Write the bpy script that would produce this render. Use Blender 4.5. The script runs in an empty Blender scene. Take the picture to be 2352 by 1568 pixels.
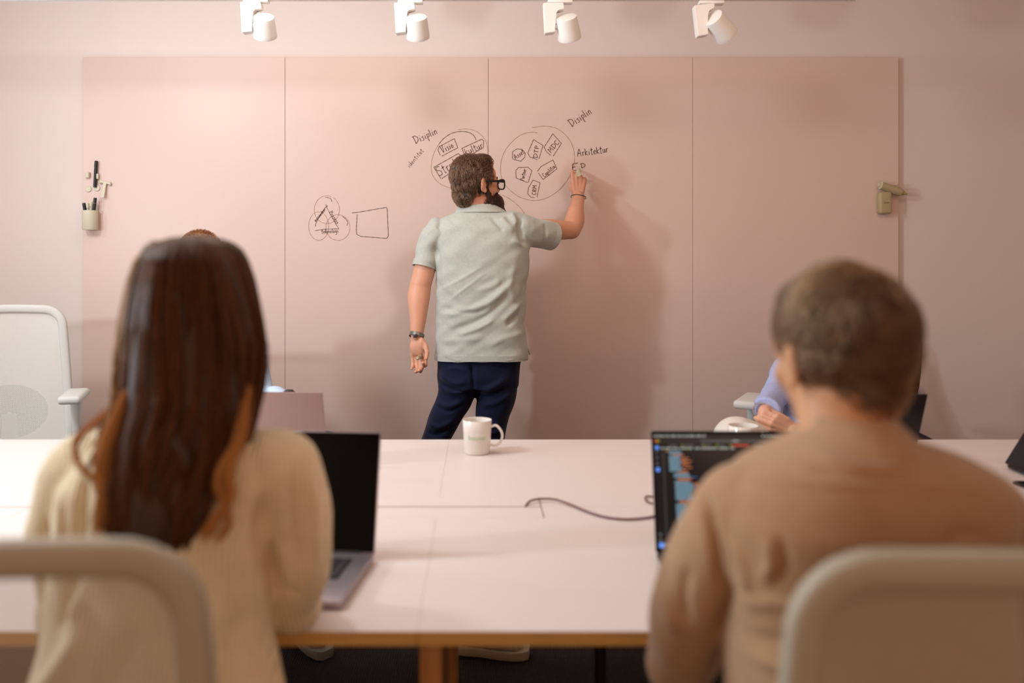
import bpy, bmesh, math, random
import numpy as np
from mathutils import Vector, Matrix, Euler

random.seed(4)
rng = np.random.default_rng(4)
S = bpy.context.scene
C = S.collection
R = math.radians

# ---------------------------------------------------------------- camera, light, exposure
F, PPX, PPY, CH = 2000.0, 1100.0, 600.0, 1.34        # focal length in px of the 2352 frame, principal point, eye height
cd = bpy.data.cameras.new('camera')
cam = bpy.data.objects.new('camera', cd); C.objects.link(cam)
cam.location = (0, 0, CH); cam.rotation_euler = (R(90), 0, 0)
cd.sensor_width = 36; cd.lens = F / 2352 * 36
cd.shift_x = (1176 - PPX) / 2352; cd.shift_y = -(784 - PPY) / 2352
cd.clip_start = .05; cd.clip_end = 60
cd.dof.use_dof = True; cd.dof.focus_distance = 3.95; cd.dof.aperture_fstop = 1.7
S.camera = cam

w = bpy.data.worlds.new('world'); S.world = w; w.use_nodes = True
w.node_tree.nodes['Background'].inputs[0].default_value = (1.0, .58, .39, 1)
w.node_tree.nodes['Background'].inputs[1].default_value = .94

def area(name, loc, target, sx, sy, power, col):
    d = bpy.data.lights.new(name, 'AREA'); d.shape = 'RECTANGLE'; d.size = sx; d.size_y = sy
    d.energy = power; d.color = col
    o = bpy.data.objects.new(name, d); C.objects.link(o); o.location = loc
    o.rotation_euler = (Vector(target) - Vector(loc)).to_track_quat('-Z', 'Y').to_euler()
    return o
# daylight entering by the two windows of the left wall
area('window_light_near', (-2.62, 1.5, 1.56), (3.0, 2.9, 1.4), .12, .14, 30, (.78, .92, 1))
area('window_light_far', (-2.62, 3.0, 2.1), (3.0, 3.6, 1.3), .25, .25, 6, (.80, .93, 1))
# ceiling luminaires: two over the left of the room; then two added fill lamps, middle and right
area('ceiling_light_left', (-1.97, 1.95, 2.55), (1.1, 3.9, .8), .30, .30, 26, (.88, .95, 1))
area('ceiling_light_table', (-1.3, 1.6, 2.72), (-.8, 1.7, 0), 1.6, .5, 8, (.92, .97, 1))
area('fill_light_middle', (-.7, 2.9, 2.72), (-.5, 3.7, 0), .9, .4, 8, (1, .88, .78))  # added fill lamp, lifts the dark lower board left of the legs
area('fill_light_right', (.9, 2.3, 2.72), (.9, 3.0, 0), 2.0, .6, 11, (1, .68, .48))  # added warm fill, no fixture here; brightens the board's centre and right
S.view_settings.view_transform = 'Standard'; S.view_settings.look = 'None'
S.view_settings.gamma = 1; S.view_settings.use_curve_mapping = False
S.view_settings.exposure = 0.07

# ---------------------------------------------------------------- helpers
def at(px, py, D):
    return Vector(((px - PPX) * D / F, D, CH + (PPY - py) * D / F))
def lin(r, g, b):
    f = lambda c: (c / 255 / 12.92) if c <= 10.3 else ((c / 255 + .055) / 1.055) ** 2.4
    return (f(r), f(g), f(b), 1)

MATS = {}
def mat(name, rgb, rough=.6, metal=0, var=0, vscale=8, bump=0, bscale=200, sheen=0, spec=None, sss=0, stretch=None, emit=0, coat=0):
    if name in MATS: return MATS[name]
    m = bpy.data.materials.new(name); m.use_nodes = True; MATS[name] = m
    n = m.node_tree.nodes; l = m.node_tree.links; b = n['Principled BSDF']
    b.inputs['Base Color'].default_value = lin(*rgb); b.inputs['Roughness'].default_value = rough; b.inputs['Metallic'].default_value = metal
    if sheen: b.inputs['Sheen Weight'].default_value = sheen
    if spec is not None: b.inputs['Specular IOR Level'].default_value = spec
    if coat: b.inputs['Coat Weight'].default_value = coat
    if sss:
        b.inputs['Subsurface Weight'].default_value = sss; b.inputs['Subsurface Radius'].default_value = (1, .3, .15); b.inputs['Subsurface Scale'].default_value = .012
    if emit:
        b.inputs['Emission Color'].default_value = lin(*rgb); b.inputs['Emission Strength'].default_value = emit
    tc = n.new('ShaderNodeTexCoord'); mp = n.new('ShaderNodeMapping'); l.new(tc.outputs['Object'], mp.inputs[0])
    if stretch: mp.inputs['Scale'].default_value = stretch
    if var:
        t = n.new('ShaderNodeTexNoise'); t.inputs['Scale'].default_value = vscale; t.inputs['Detail'].default_value = 5
        l.new(mp.outputs[0], t.inputs['Vector'])
        r = n.new('ShaderNodeValToRGB'); c = lin(*rgb)
        r.color_ramp.elements[0].color = (c[0] * (1 - var), c[1] * (1 - var), c[2] * (1 - var), 1); r.color_ramp.elements[0].position = .3
        r.color_ramp.elements[1].color = (min(1, c[0] * (1 + var)), min(1, c[1] * (1 + var)), min(1, c[2] * (1 + var)), 1); r.color_ramp.elements[1].position = .7
        l.new(t.outputs[0], r.inputs[0]); l.new(r.outputs[0], b.inputs['Base Color'])
    if bump:
        t = n.new('ShaderNodeTexNoise'); t.inputs['Scale'].default_value = bscale; t.inputs['Detail'].default_value = 3
        l.new(mp.outputs[0], t.inputs['Vector'])
        bp = n.new('ShaderNodeBump'); bp.inputs['Strength'].default_value = bump; bp.inputs['Distance'].default_value = .002
        l.new(t.outputs[0], bp.inputs['Height']); l.new(bp.outputs[0], b.inputs['Normal'])
    return m

def wavebump(m, scale, direction='X', strength=.5, dist=.003, distortion=0, coords='Object'):
    n = m.node_tree.nodes; l = m.node_tree.links; b = n['Principled BSDF']
    tc = n.new('ShaderNodeTexCoord'); wv = n.new('ShaderNodeTexWave'); wv.bands_direction = direction
    wv.inputs['Scale'].default_value = scale; wv.inputs['Distortion'].default_value = distortion
    bp = n.new('ShaderNodeBump'); bp.inputs['Strength'].default_value = strength; bp.inputs['Distance'].default_value = dist
    l.new(tc.outputs[coords], wv.inputs['Vector']); l.new(wv.outputs['Fac'], bp.inputs['Height'])
    for k in list(b.inputs['Normal'].links): l.new(k.from_socket, bp.inputs['Normal'])
    l.new(bp.outputs[0], b.inputs['Normal'])
    return m

def tag(o, label=None, cat=None, group=None, kind=None):
    if label: o['label'] = label
    if cat: o['category'] = cat
    if group: o['group'] = group
    if kind: o['kind'] = kind
    return o
def thing(name, label, cat, loc=(0, 0, 0), rz=0, group=None):
    o = bpy.data.objects.new(name, None); C.objects.link(o); o.location = loc; o.rotation_euler = (0, 0, rz)
    o.empty_display_size = .1
    return tag(o, label, cat, group)
def attach(o, parent, world):
    """world=True: the mesh holds world coordinates, so the parent's placement is cancelled"""
    if parent is not None:
        o.parent = parent
        if world and parent.type == 'EMPTY':
            o.matrix_parent_inverse = Matrix.Translation(parent.location).inverted()
    return o
def mesh_ob(name, me, m, parent=None, smooth=True, world=True, auto=None):
    o = bpy.data.objects.new(name, me); C.objects.link(o)
    for k in (m if isinstance(m, (list, tuple)) else [m]):
        if len(me.materials) < (len(m) if isinstance(m, (list, tuple)) else 1): me.materials.append(k)
    if smooth:
        me.polygons.foreach_set('use_smooth', [True] * len(me.polygons))
        if auto: me.set_sharp_from_angle(angle=R(auto))
    return attach(o, parent, world)
def obj(name, bm, m, parent=None, smooth=True, world=True, auto=40):
    me = bpy.data.meshes.new(name)
    bmesh.ops.recalc_face_normals(bm, faces=bm.faces)
    bm.to_mesh(me); bm.free()
    return mesh_ob(name, me, m, parent, smooth, world, auto)
def dup(o, parent=None, loc=None):
    c = o.copy(); C.objects.link(c); c.parent = parent
    if loc is not None: c.location = loc
    return c

def box(bm, c, s, bev=0, M=None, seg=2):
    r = bmesh.ops.create_cube(bm, size=1)
    vs = r['verts']
    bmesh.ops.scale(bm, vec=s, verts=vs)
    if bev:
        es = list({e for v in vs for e in v.link_edges})
        g = bmesh.ops.bevel(bm, geom=es, offset=bev, segments=seg, affect='EDGES', profile=.5)
        vs = list({v for f in g['faces'] for v in f.verts} | {v for v in vs if v.is_valid})
    if M is not None: bmesh.ops.transform(bm, matrix=M, verts=vs)
    bmesh.ops.translate(bm, vec=c, verts=vs)
    return vs
_SPH = {}
def ell(bm, c, r, M=None, seg=20):
    if not isinstance(r, (tuple, list)): r = (r, r, r)
    if seg not in _SPH:
        nr = seg // 2 + 1; V = [(0, 0, 1)]; Fc = []
        for i in range(1, nr):
            t = math.pi * i / nr; V += [(math.sin(t) * math.cos(2 * math.pi * j / seg), math.sin(t) * math.sin(2 * math.pi * j / seg), math.cos(t)) for j in range(seg)]
        V.append((0, 0, -1)); last = len(V) - 1
        for j in range(seg): Fc.append((0, 1 + j, 1 + (j + 1) % seg)); Fc.append((last, last - seg + (j + 1) % seg, last - seg + j))
        for i in range(nr - 2):
            for j in range(seg): a = 1 + i * seg; Fc.append((a + j, a + seg + j, a + seg + (j + 1) % seg, a + (j + 1) % seg))
        _SPH[seg] = (V, Fc)
    V, Fc = _SPH[seg]; c = Vector(c); T = (M.to_3x3() if M is not None else Matrix.Identity(3)) @ Matrix.Diagonal(r)
    vs = [bm.verts.new(c + T @ Vector(v)) for v in V]
    for f in Fc: bm.faces.new([vs[i] for i in f])
def loft(bm, rings, cap=True, closed=True):
    V = [[bm.verts.new(p) for p in r] for r in rings]
    n = len(rings[0])
    for a, b in zip(V, V[1:]):
        for i in range(n if closed else n - 1):
            j = (i + 1) % n
            bm.faces.new((a[i], a[j], b[j], b[i]))
    if cap and closed:
        bm.faces.new(V[0][::-1]); bm.faces.new(V[-1])
    return V
def ring(c, rx, ry, p=2.0, n=36, ax=Vector((1, 0, 0)), ay=Vector((0, 1, 0))):
    out = []
    for i in range(n):
        a = 2 * math.pi * i / n; ca, sa = math.cos(a), math.sin(a)
        out.append(Vector(c) + ax * rx * math.copysign(abs(ca) ** (2 / p), ca) + ay * ry * math.copysign(abs(sa) ** (2 / p), sa))
    return out
def crom(P, k):
    P = np.array([list(p) if hasattr(p, '__len__') else [p] for p in P], float)
    Q = np.vstack([2 * P[0] - P[1], P, 2 * P[-1] - P[-2]])
    out = []
    for i in range(1, len(Q) - 2):
        for j in range(k):
            t = j / k
            a, b, c, d = Q[i - 1], Q[i], Q[i + 1], Q[i + 2]
            out.append(.5 * ((2 * b) + (-a + c) * t + (2 * a - 5 * b + 4 * c - d) * t * t + (-a + 3 * b - 3 * c + d) * t ** 3))
    out.append(P[-1])
    return np.array(out)
def limb(bm, pts, rad, k=4, n=20, ref=None, ends=True, shape=None):
    """swept tube through pts; rad: per point r or (ra, rb), ra measured along ref"""
    rad = [r if isinstance(r, (tuple, list)) else (r, r) for r in rad]
    P = crom(pts, k); Q = crom(rad, k)
    P = [Vector(p) for p in P]
    up = Vector(ref) if ref is not None else Vector((.13, .31, .94))
    rings = []
    for i, p in enumerate(P):
        t = (P[min(i + 1, len(P) - 1)] - P[max(i - 1, 0)]).normalized()
        if ref is None and i:
            a = (a - t * a.dot(t)).normalized()
        else:
            a = (up - t * up.dot(t))
            if a.length < 1e-4: a = t.orthogonal()
            a.normalize()
        b = t.cross(a)
        rings.append(ring(p, max(Q[i][0], 1e-4), max(Q[i][1], 1e-4), shape or 2.0, n, a, b))
    loft(bm, rings)
    if ends:
        for i, j in ((0, 1), (-1, -2)):
            ell(bm, P[i], float(min(Q[i])), seg=16)
def tube(bm, pts, r, k=6, n=8): limb(bm, pts, [r] * len(pts), k=k, n=n, ends=False)
def lathe(bm, prof, c=(0, 0, 0), n=40):
    rings = [[Vector((c[0] + r * math.cos(2 * math.pi * i / n), c[1] + r * math.sin(2 * math.pi * i / n), c[2] + z)) for i in range(n)] for r, z in prof]
    loft(bm, rings)

def fuse(name, bm, voxel, m, parent=None, smooth=4, post=None):
    """one continuous skin over everything collected in bm"""
    bmesh.ops.recalc_face_normals(bm, faces=bm.faces)
    me = bpy.data.meshes.new(name + '_raw'); bm.to_mesh(me); bm.free()
    o = bpy.data.objects.new(name + '_raw', me); C.objects.link(o)
    r = o.modifiers.new('r', 'REMESH'); r.mode = 'VOXEL'; r.voxel_size = voxel
    if smooth:
        s = o.modifiers.new('s', 'SMOOTH'); s.factor = .5; s.iterations = smooth
    dg = bpy.context.evaluated_depsgraph_get()
    m2 = bpy.data.meshes.new_from_object(o.evaluated_get(dg)); m2.name = name
    bpy.data.objects.remove(o); bpy.data.meshes.remove(me)
    m2.materials.clear()
    if post: post(m2)
    return mesh_ob(name, m2, m, parent)

def folds(me, flist, D, side=-1):
    """press cloth folds into a mesh: each fold is (polyline of picture px seen on the cloth, width px, height m)"""
    n = len(me.vertices); co = np.empty(n * 3); me.vertices.foreach_get('co', co); co = co.reshape(-1, 3)
    no = np.empty(n * 3); me.vertices.foreach_get('normal', no); no = no.reshape(-1, 3)
    s = F / D; X = PPX + co[:, 0] * s; Y = PPY + (CH - co[:, 2]) * s
    wgt = np.clip(-no[:, 1] * 1.6 + .25, 0, 1)
    disp = np.zeros(n)
    for pts, wd, amp in flist:
        P = crom(pts, 6); best = np.full(n, 1e9); tt = np.zeros(n); L = len(P) - 1
        for i in range(L):
            a, b = P[i], P[i + 1]; d = b - a; q = max(1e-6, d @ d)
            t = np.clip(((X - a[0]) * d[0] + (Y - a[1]) * d[1]) / q, 0, 1)
            dd = np.hypot(X - a[0] - t * d[0], Y - a[1] - t * d[1])
            mk = dd < best; best[mk] = dd[mk]; tt[mk] = (i + t[mk]) / L
        disp += amp * np.exp(-(best / wd) ** 2) * np.clip(np.sin(np.pi * np.clip(tt, .02, .98)) * 1.6, 0, 1)
    co += no * (disp * wgt)[:, None]
    me.vertices.foreach_set('co', co.ravel()); me.update()
def wobble(me, amp, scale, stretch=(1, 1, 1)):
    """smooth irregularity: a sum of random plane waves along the normals"""
    n = len(me.vertices); co = np.empty(n * 3); me.vertices.foreach_get('co', co); co = co.reshape(-1, 3)
    no = np.empty(n * 3); me.vertices.foreach_get('normal', no); no = no.reshape(-1, 3)
    g = np.random.default_rng(n % 97); d = np.zeros(n); q = co * np.array(stretch) * scale
    for i in range(14):
        k = g.normal(size=3); k *= g.uniform(1.5, 4.5) / np.linalg.norm(k); d += np.sin(q @ k + g.uniform(0, 6.28) + .8 * np.sin(q @ k[::-1]))
    co += no * (d * amp * .22)[:, None]
    me.vertices.foreach_set('co', co.ravel()); me.update()

def hairmat(name, rgb, rough=.35, vary=.5, soft=False):
    if name in MATS: return MATS[name]
    m = bpy.data.materials.new(name); m.use_nodes = True; MATS[name] = m
    n = m.node_tree.nodes; l = m.node_tree.links; n.remove(n['Principled BSDF'])
    h = n.new('ShaderNodeBsdfHairPrincipled'); h.parametrization = 'COLOR'
    c = lin(*rgb); hi = n.new('ShaderNodeHairInfo'); r = n.new('ShaderNodeValToRGB')
    r.color_ramp.elements[0].color = (c[0] * (1 - vary), c[1] * (1 - vary), c[2] * (1 - vary), 1)
    r.color_ramp.elements[1].color = (min(1, c[0] * (1 + vary)), min(1, c[1] * (1 + vary)), min(1, c[2] * (1 + vary)), 1)
    l.new(hi.outputs['Random'], r.inputs[0]); l.new(r.outputs[0], h.inputs['Color'])
    h.inputs['Roughness'].default_value = rough; h.inputs['Radial Roughness'].default_value = .7
    if soft:                                              # matt strands: a plain surface with a weak sheen
        q = n.new('ShaderNodeBsdfPrincipled'); q.inputs['Roughness'].default_value = rough; q.inputs['Specular IOR Level'].default_value = .15
        l.new(r.outputs[0], q.inputs['Base Color']); h = q
    l.new(h.outputs[0], n['Material Output'].inputs[0])
    return m
def strands(name, arr, rad, m, parent=None, tip=.3):
    n, k, _ = arr.shape
    cu = bpy.data.hair_curves.new(name); cu.add_curves([k] * n)
    cu.attributes['position'].data.foreach_set('vector', np.ascontiguousarray(arr, dtype=np.float32).ravel())
    ra = cu.attributes.get('radius') or cu.attributes.new('radius', 'FLOAT', 'POINT')
    t = np.linspace(0, 1, k); prof = rad * (1 - (1 - tip) * t ** 2)
    ra.data.foreach_set('value', np.tile(prof, n).astype(np.float32))
    cu.materials.append(m)
    o = bpy.data.objects.new(name, cu); C.objects.link(o)
    o['kind'] = 'stuff'
    return attach(o, parent, True)
def hair_on(ells, n, length, flow, k=12, curl=(.004, .03), lift=.01, keep=None, seed=1, lenvar=.35, clump=75, jitter=.12):
    """strands rooted on ellipsoids (c, r) in head space, following flow(p) along the surface"""
    g = np.random.default_rng(seed); out = []
    areas = np.array([r[0] * r[1] + r[1] * r[2] + r[0] * r[2] for c, r in ells]); areas /= areas.sum()
    for (c, r), a in zip(ells, areas):
        c = np.array(c); r = np.array(r); m = int(n * a * 1.6)
        q = g.normal(size=(m, 3)); q /= np.linalg.norm(q, axis=1)[:, None]
        p = c + q * r
        ok = np.ones(m, bool)
        for c2, r2 in ells:
            if c2 is c or (np.allclose(c2, c)): continue
            ok &= np.linalg.norm((p - np.array(c2)) / np.array(r2), axis=1) > .93
        if keep is not None: ok &= keep(p)
        p = p[ok]; m = len(p)
        if not m: continue
        L = length(p) if callable(length) else np.full(m, length)
        L = L * (1 + lenvar * g.normal(size=m).clip(-1, 1)); ds = (L / (k - 1))[:, None]
        kk = np.random.default_rng(1).normal(size=(3, 3)) * clump; w_ = np.sin(p @ kk[0]) + np.sin(p @ kk[1] + 1) + np.sin(p @ kk[2] + 2); ph = 4.2 * w_ + g.normal(size=m) * .35
        cw = curl[1] * (1 + .15 * np.sin(p @ kk[1])); jit = g.normal(size=(m, 3)) * jitter + .5 * np.stack([np.sin(p @ kk[0] * .7), np.sin(p @ kk[1] * .7), np.sin(p @ kk[2] * .7)], 1)
        hmax = (.35 * g.uniform(.1, 1, m) + .65 * (.5 + .5 * np.sin(p @ kk[2] * .8 + 1.3 * np.sin(p @ kk[0] * .5)))) * lift
        P = [p.copy()]; cur = p.copy()
        for i in range(1, k):
            d = flow(cur) + jit
            nn = (cur - c) / r ** 2; nn /= np.linalg.norm(nn, axis=1)[:, None]
            d -= nn * (d * nn).sum(1)[:, None]; d /= np.linalg.norm(d, axis=1)[:, None] + 1e-9
            cur = cur + d * ds
            h = hmax * math.sin(min(1, i / (k - 1) * 1.4) * math.pi / 2)
            qq = (cur - c) / r; ln = np.linalg.norm(qq, axis=1)[:, None]
            cur = c + qq / ln * r + nn * 0
            sd = np.cross(nn, d); s_ = (L * i / (k - 1)) / cw * 6.28 + ph
            amp = curl[0] * min(1, i / 3)
            P.append(cur + nn * (h + amp * .7 * np.cos(s_))[:, None] + sd * (amp * np.sin(s_))[:, None])
        out.append(np.stack(P, 1))
    return np.concatenate(out)
def xf(arr, M):
    A = np.array(M)[:3, :3]; t = np.array(M)[:3, 3]
    return arr @ A.T + t

# ---------------------------------------------------------------- colours
M_wall = mat('wall_paint', (226, 212, 205), .85, bump=.06, bscale=180)
M_board = mat('pink_board', (223, 197, 186), .38, bump=.02, bscale=60, spec=.35)
M_boardside = mat('board_side', (196, 124, 94), .5)
M_white = mat('white_lamp', (240, 238, 234), .4)
M_ceil = mat('ceiling_paint', (228, 220, 212), .9)
M_table = mat('table_laminate', (224, 213, 209), .42, spec=.4, bump=.01, bscale=300)
M_ply = mat('table_edge_wood', (218, 172, 98), .55, var=.14, vscale=6, stretch=(1, 6, 40))
M_wood = mat('leg_wood', (200, 140, 72), .5, var=.18, vscale=5, stretch=(14, 14, 1))
M_cream = mat('cream_plastic', (214, 206, 184), .5)
M_black = mat('black_plastic', (22, 21, 20), .45)
M_ink = mat('marker_ink', (112, 80, 66), .7)
M_ink2 = mat('faint_marker_ink', (176, 136, 118), .7)
M_grey = mat('grey_plastic', (178, 176, 168), .5)
M_frame = mat('chair_frame', (176, 168, 148), .5)
M_ceramic = mat('white_ceramic', (238, 232, 224), .18, coat=.3)
M_alu = mat('silver_aluminium', (176, 168, 176), .38, metal=.75)
M_alupink = mat('rose_aluminium', (160, 132, 126), .45, metal=.35)
M_dark = mat('black_aluminium', (26, 23, 24), .4, metal=.3)
M_screen = mat('dark_glass', (2, 2, 3), .25, spec=.12)
M_skin = mat('skin', (214, 156, 128), .52, var=.06, vscale=14, bump=.05, bscale=300, sss=.12)
M_skin2 = mat('skin_light', (222, 170, 144), .52, var=.05, vscale=14, bump=.04, bscale=300, sss=.12)
M_skin3 = mat('skin_warm', (212, 160, 120), .52, var=.05, vscale=14, bump=.04, bscale=300, sss=.12)
M_nail = mat('nail', (226, 178, 160), .3)
M_eye = mat('eye_white', (230, 225, 220), .15)
M_iris = mat('iris', (50, 34, 24), .15)

# ---------------------------------------------------------------- the room
DW = 4.27
def struct(name, bm, m, smooth=False): return tag(obj(name, bm, m, None, smooth), kind='structure')
XL, XR, YB, ZT = -2.7, 3.6, -2.2, 2.78
bm = bmesh.new(); box(bm, ((XL + XR) / 2, DW + .1, ZT / 2), (XR - XL + .4, .2, ZT)); struct('wall_back', bm, M_wall)
bm = bmesh.new()                                    # left wall, pierced by two window openings
W = [(1.25, 1.75, 1.0, 2.1), (2.68, 3.32, 1.3, 2.45)]
ys = [YB, W[0][0], W[0][1], W[1][0], W[1][1], DW]
for i in range(5):
    y0, y1 = ys[i], ys[i + 1]
    if i in (1, 3):
        z0, z1 = W[i // 2][2:]
        box(bm, (XL - .06, (y0 + y1) / 2, z0 / 2), (.12, y1 - y0, z0)); box(bm, (XL - .06, (y0 + y1) / 2, (z1 + ZT) / 2), (.12, y1 - y0, ZT - z1))
    else: box(bm, (XL - .06, (y0 + y1) / 2, ZT / 2), (.12, y1 - y0, ZT))
struct('wall_left', bm, M_wall)
M_glass = bpy.data.materials.new('clear_glass'); M_glass.use_nodes = True
_b = M_glass.node_tree.nodes['Principled BSDF']; _b.inputs['Transmission Weight'].default_value = 1; _b.inputs['Roughness'].default_value = 0; _b.inputs['IOR'].default_value = 1.02
M_lens = bpy.data.materials.new('spectacle_glass'); M_lens.use_nodes = True
_b = M_lens.node_tree.nodes['Principled BSDF']; _b.inputs['Alpha'].default_value = .12; _b.inputs['Roughness'].default_value = .05
for i, (y0, y1, z0, z1) in enumerate(W):
    bm = bmesh.new()
    for yy in (y0, y1): box(bm, (XL - .06, yy, (z0 + z1) / 2), (.1, .04, z1 - z0 + .04), .004)
    for zz in (z0, z1): box(bm, (XL - .06, (y0 + y1) / 2, zz), (.1, y1 - y0 + .04, .04), .004)
    wn = tag(obj('window_%d' % (i + 1), bm, M_white), kind='structure')
    bm = bmesh.new(); box(bm, (XL - .09, (y0 + y1) / 2, (z0 + z1) / 2), (.006, y1 - y0, z1 - z0)); obj('window_pane', bm, M_glass, wn, False)
bm = bmesh.new(); box(bm, (XR + .06, (YB + DW) / 2, ZT / 2), (.12, DW - YB, ZT)); struct('wall_right', bm, M_wall)
bm = bmesh.new(); box(bm, ((XL + XR) / 2, (YB + DW) / 2, ZT + .05), (XR - XL + .4, DW - YB + .2, .1)); struct('ceiling', bm, M_ceil)
M_carpet = mat('ribbed_carpet', (44, 38, 36), .95, var=.25, vscale=60)
wavebump(M_carpet, 38, 'X', .9, .006)
bm = bmesh.new(); box(bm, ((XL + XR) / 2, (YB + DW) / 2, -.05), (XR - XL + .4, DW - YB + .2, .1)); struct('floor', bm, M_carpet)
bm = bmesh.new(); box(bm, ((XL + XR) / 2, DW - .008, .04), (XR - XL, .016, .08), .003); tag(obj('baseboard_back', bm, M_white), kind='structure')

# ---------------------------------------------------------------- the pink writing board
BF = DW - .022                                       # its front face
px_ = lambda x, D=BF: (x - PPX) * D / F
pz_ = lambda y, D=BF: CH + (PPY - y) * D / F
edges = [190, 654.5, 1121.8, 1591.5, 2064]
board = thing('writing_board', 'wide pink writing board of four joined panels with black marker sketches', 'whiteboard', (px_(1120), BF, .33))
zt, zb = pz_(131), .33
for a, b in zip(edges, edges[1:]):
    bm = bmesh.new(); x0, x1 = px_(a) + .0007, px_(b) - .0007
    box(bm, ((x0 + x1) / 2, BF + .008, (zt + zb) / 2), (x1 - x0, .016, zt - zb), .0012, seg=1)
    obj('board_panel', bm, M_board, board, False)
bm = bmesh.new(); box(bm, ((px_(190) + px_(2064)) / 2, BF + .0185, (zt + zb) / 2), (px_(2064) - px_(190) - .004, .005, zt - zb - .004))
obj('backing', bm, M_boardside, board, False)

def stroke(bm, P, wd, y):
    P = np.array(P, float); n = len(P); vs = []; wd = wd * .78
    for i in range(n):
        t = P[min(i + 1, n - 1)] - P[max(i - 1, 0)]; t /= np.hypot(*t) + 1e-9
        q = np.array([-t[1], t[0]]) * wd * (.5 + .12 * math.sin(i * 1.7))
        a, b = P[i] + q, P[i] - q
        vs.append((bm.verts.new((px_(a[0]), y, pz_(a[1]))), bm.verts.new((px_(b[0]), y, pz_(b[1])))))
    for a, b in zip(vs, vs[1:]): bm.faces.new((a[0], a[1], b[1], b[0]))
# hand lettering, each glyph in a box 0..w by 0..1 (x-height .55)
G = {
 'D': (.75, [[(.1, 1), (.12, 0)], [(-.05, .95), (.35, .98), (.68, .7), (.6, .3), (.12, -.02)]]),
 'i': (.3, [[(.15, .52), (.13, 0)], [(.2, .78), (.21, .72)]]),
 's': (.42, [[(.38, .5), (.12, .45), (.3, .25), (.3, .05), (.02, .0)]]),
 'p': (.48, [[(.1, .55), (.08, -.42)], [(.1, .5), (.38, .5), (.4, .2), (.1, .1)]]),
 'l': (.25, [[(.12, 1.0), (.1, 0)]]),
 'n': (.48, [[(.08, .5), (.07, 0)], [(.08, .35), (.25, .52), (.38, .4), (.38, 0)]]),
 'd': (.5, [[(.38, .4), (.12, .45), (.05, .1), (.3, .05), (.4, .4)], [(.42, 1.0), (.4, 0)]]),
 'e': (.42, [[(.05, .28), (.35, .32), (.25, .52), (.05, .3), (.12, .02), (.38, .08)]]),
 't': (.38, [[(.18, .9), (.16, .02), (.3, .0)], [(0, .6), (.36, .64)]]),
 'A': (.75, [[(.02, 0), (.38, 1), (.62, 0)], [(.1, .38), (.6, .42)]]),
 'r': (.36, [[(.08, .52), (.08, 0)], [(.08, .35), (.2, .5), (.36, .5)]]),
 'k': (.46, [[(.08, .95), (.07, 0)], [(.4, .55), (.1, .28), (.42, 0)]]),
 'u': (.46, [[(.05, .52), (.08, .08), (.32, .1), (.36, .5)], [(.36, .5), (.38, 0)]]),
 'E': (.62, [[(.55, .98), (.12, .9), (.05, .5), (.08, .05), (.4, 0)], [(.06, .48), (.3, .5)]]),
 'P': (.6, [[(.12, 1), (.1, 0)], [(.1, .96), (.5, .85), (.48, .55), (.12, .5)]]),
 'V': (.62, [[(.02, 1), (.2, 0), (.5, 1)]]),
 'o': (.48, [[(.22, .52), (.05, .28), (.2, .02), (.4, .26), (.22, .52)]]),
 'S': (.62, [[(.55, .92), (.2, 1), (.12, .65), (.48, .4), (.4, .02), (.02, .05)]]),
 'a': (.48, [[(.38, .45), (.12, .5), (.05, .12), (.3, .08), (.38, .48), (.42, 0)]]),
 'g': (.48, [[(.38, .45), (.1, .5), (.08, .12), (.36, .15)], [(.38, .5), (.36, -.35), (.05, -.38)]]),
 'M': (.85, [[(.05, 0), (.12, 1), (.38, .4), (.62, 1), (.72, 0)]]),
 'C': (.62, [[(.55, .85), (.2, .95), (.05, .45), (.2, .02), (.56, .12)]]),
 'R': (.66, [[(.12, 1), (.1, 0)], [(.1, .96), (.5, .85), (.45, .55), (.12, .5), (.56, 0)]]),
 'T': (.62, [[(.3, .95), (.28, 0)], [(0, .94), (.6, .98)]]),
 'c': (.4, [[(.36, .45), (.1, .48), (.06, .1), (.36, .05)]]),
 'm': (.7, [[(.08, .5), (.07, 0)], [(.08, .35), (.2, .52), (.32, .4), (.32, 0)], [(.32, .35), (.46, .52), (.58, .4), (.6, 0)]]),
}
c1 = lambda p: (880 + .26786 * p[0], 220 + .26786 * p[1])
c7 = lambda p: (680 + .11054 * p[0], 420 + .11054 * p[1])
def word(bm, txt, a, b, h, wd=2.0, y=None):
    """letters along the baseline a -> b (px of the wall), cap height h px"""
    W_ = sum(G[c][0] for c in txt) + .08 * len(txt)
    a = np.array(a, float); b = np.array(b, float); d = b - a; L = np.hypot(*d); d /= L; u = np.array([d[1], -d[0]])
    sc = L / W_; x = 0
    for c in txt:
        gw, st = G[c]
        for s_ in st:
            s_ = s_ if len(s_) < 3 else crom(s_, 4)
            stroke(bm, [a + d * (x + q[0]) * sc + u * q[1] * h for q in s_], wd, y)
        x += gw + .08
def marks(name, label, build, m=None):
    bm = bmesh.new(); build(bm)
    o = obj(name, bm, m or M_ink, board, False); o['label'] = label
    return o
YI = BF - .0008
W1 = lambda t, a, b, h, n, lab, wd=2.1: marks(n, lab, lambda bm: word(bm, t, c1(a), c1(b), h * .26786, wd, YI))
W1('Disiplin', (278, 412), (472, 322), 66, 'handwriting', 'word Disiplin handwritten in black marker left of the sketch')
W1('identitet', (226, 618), (352, 470), 40, 'handwriting', 'word identitet handwritten slanting upwards', 1.3)
W1('Disiplin', (1618, 268), (1795, 146), 68, 'handwriting', 'word Disiplin handwritten at upper right of the sketch')
W1('Arkitektur', (1666, 520), (1935, 482), 62, 'handwriting', 'word Arkitektur handwritten right of the large circle')
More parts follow.
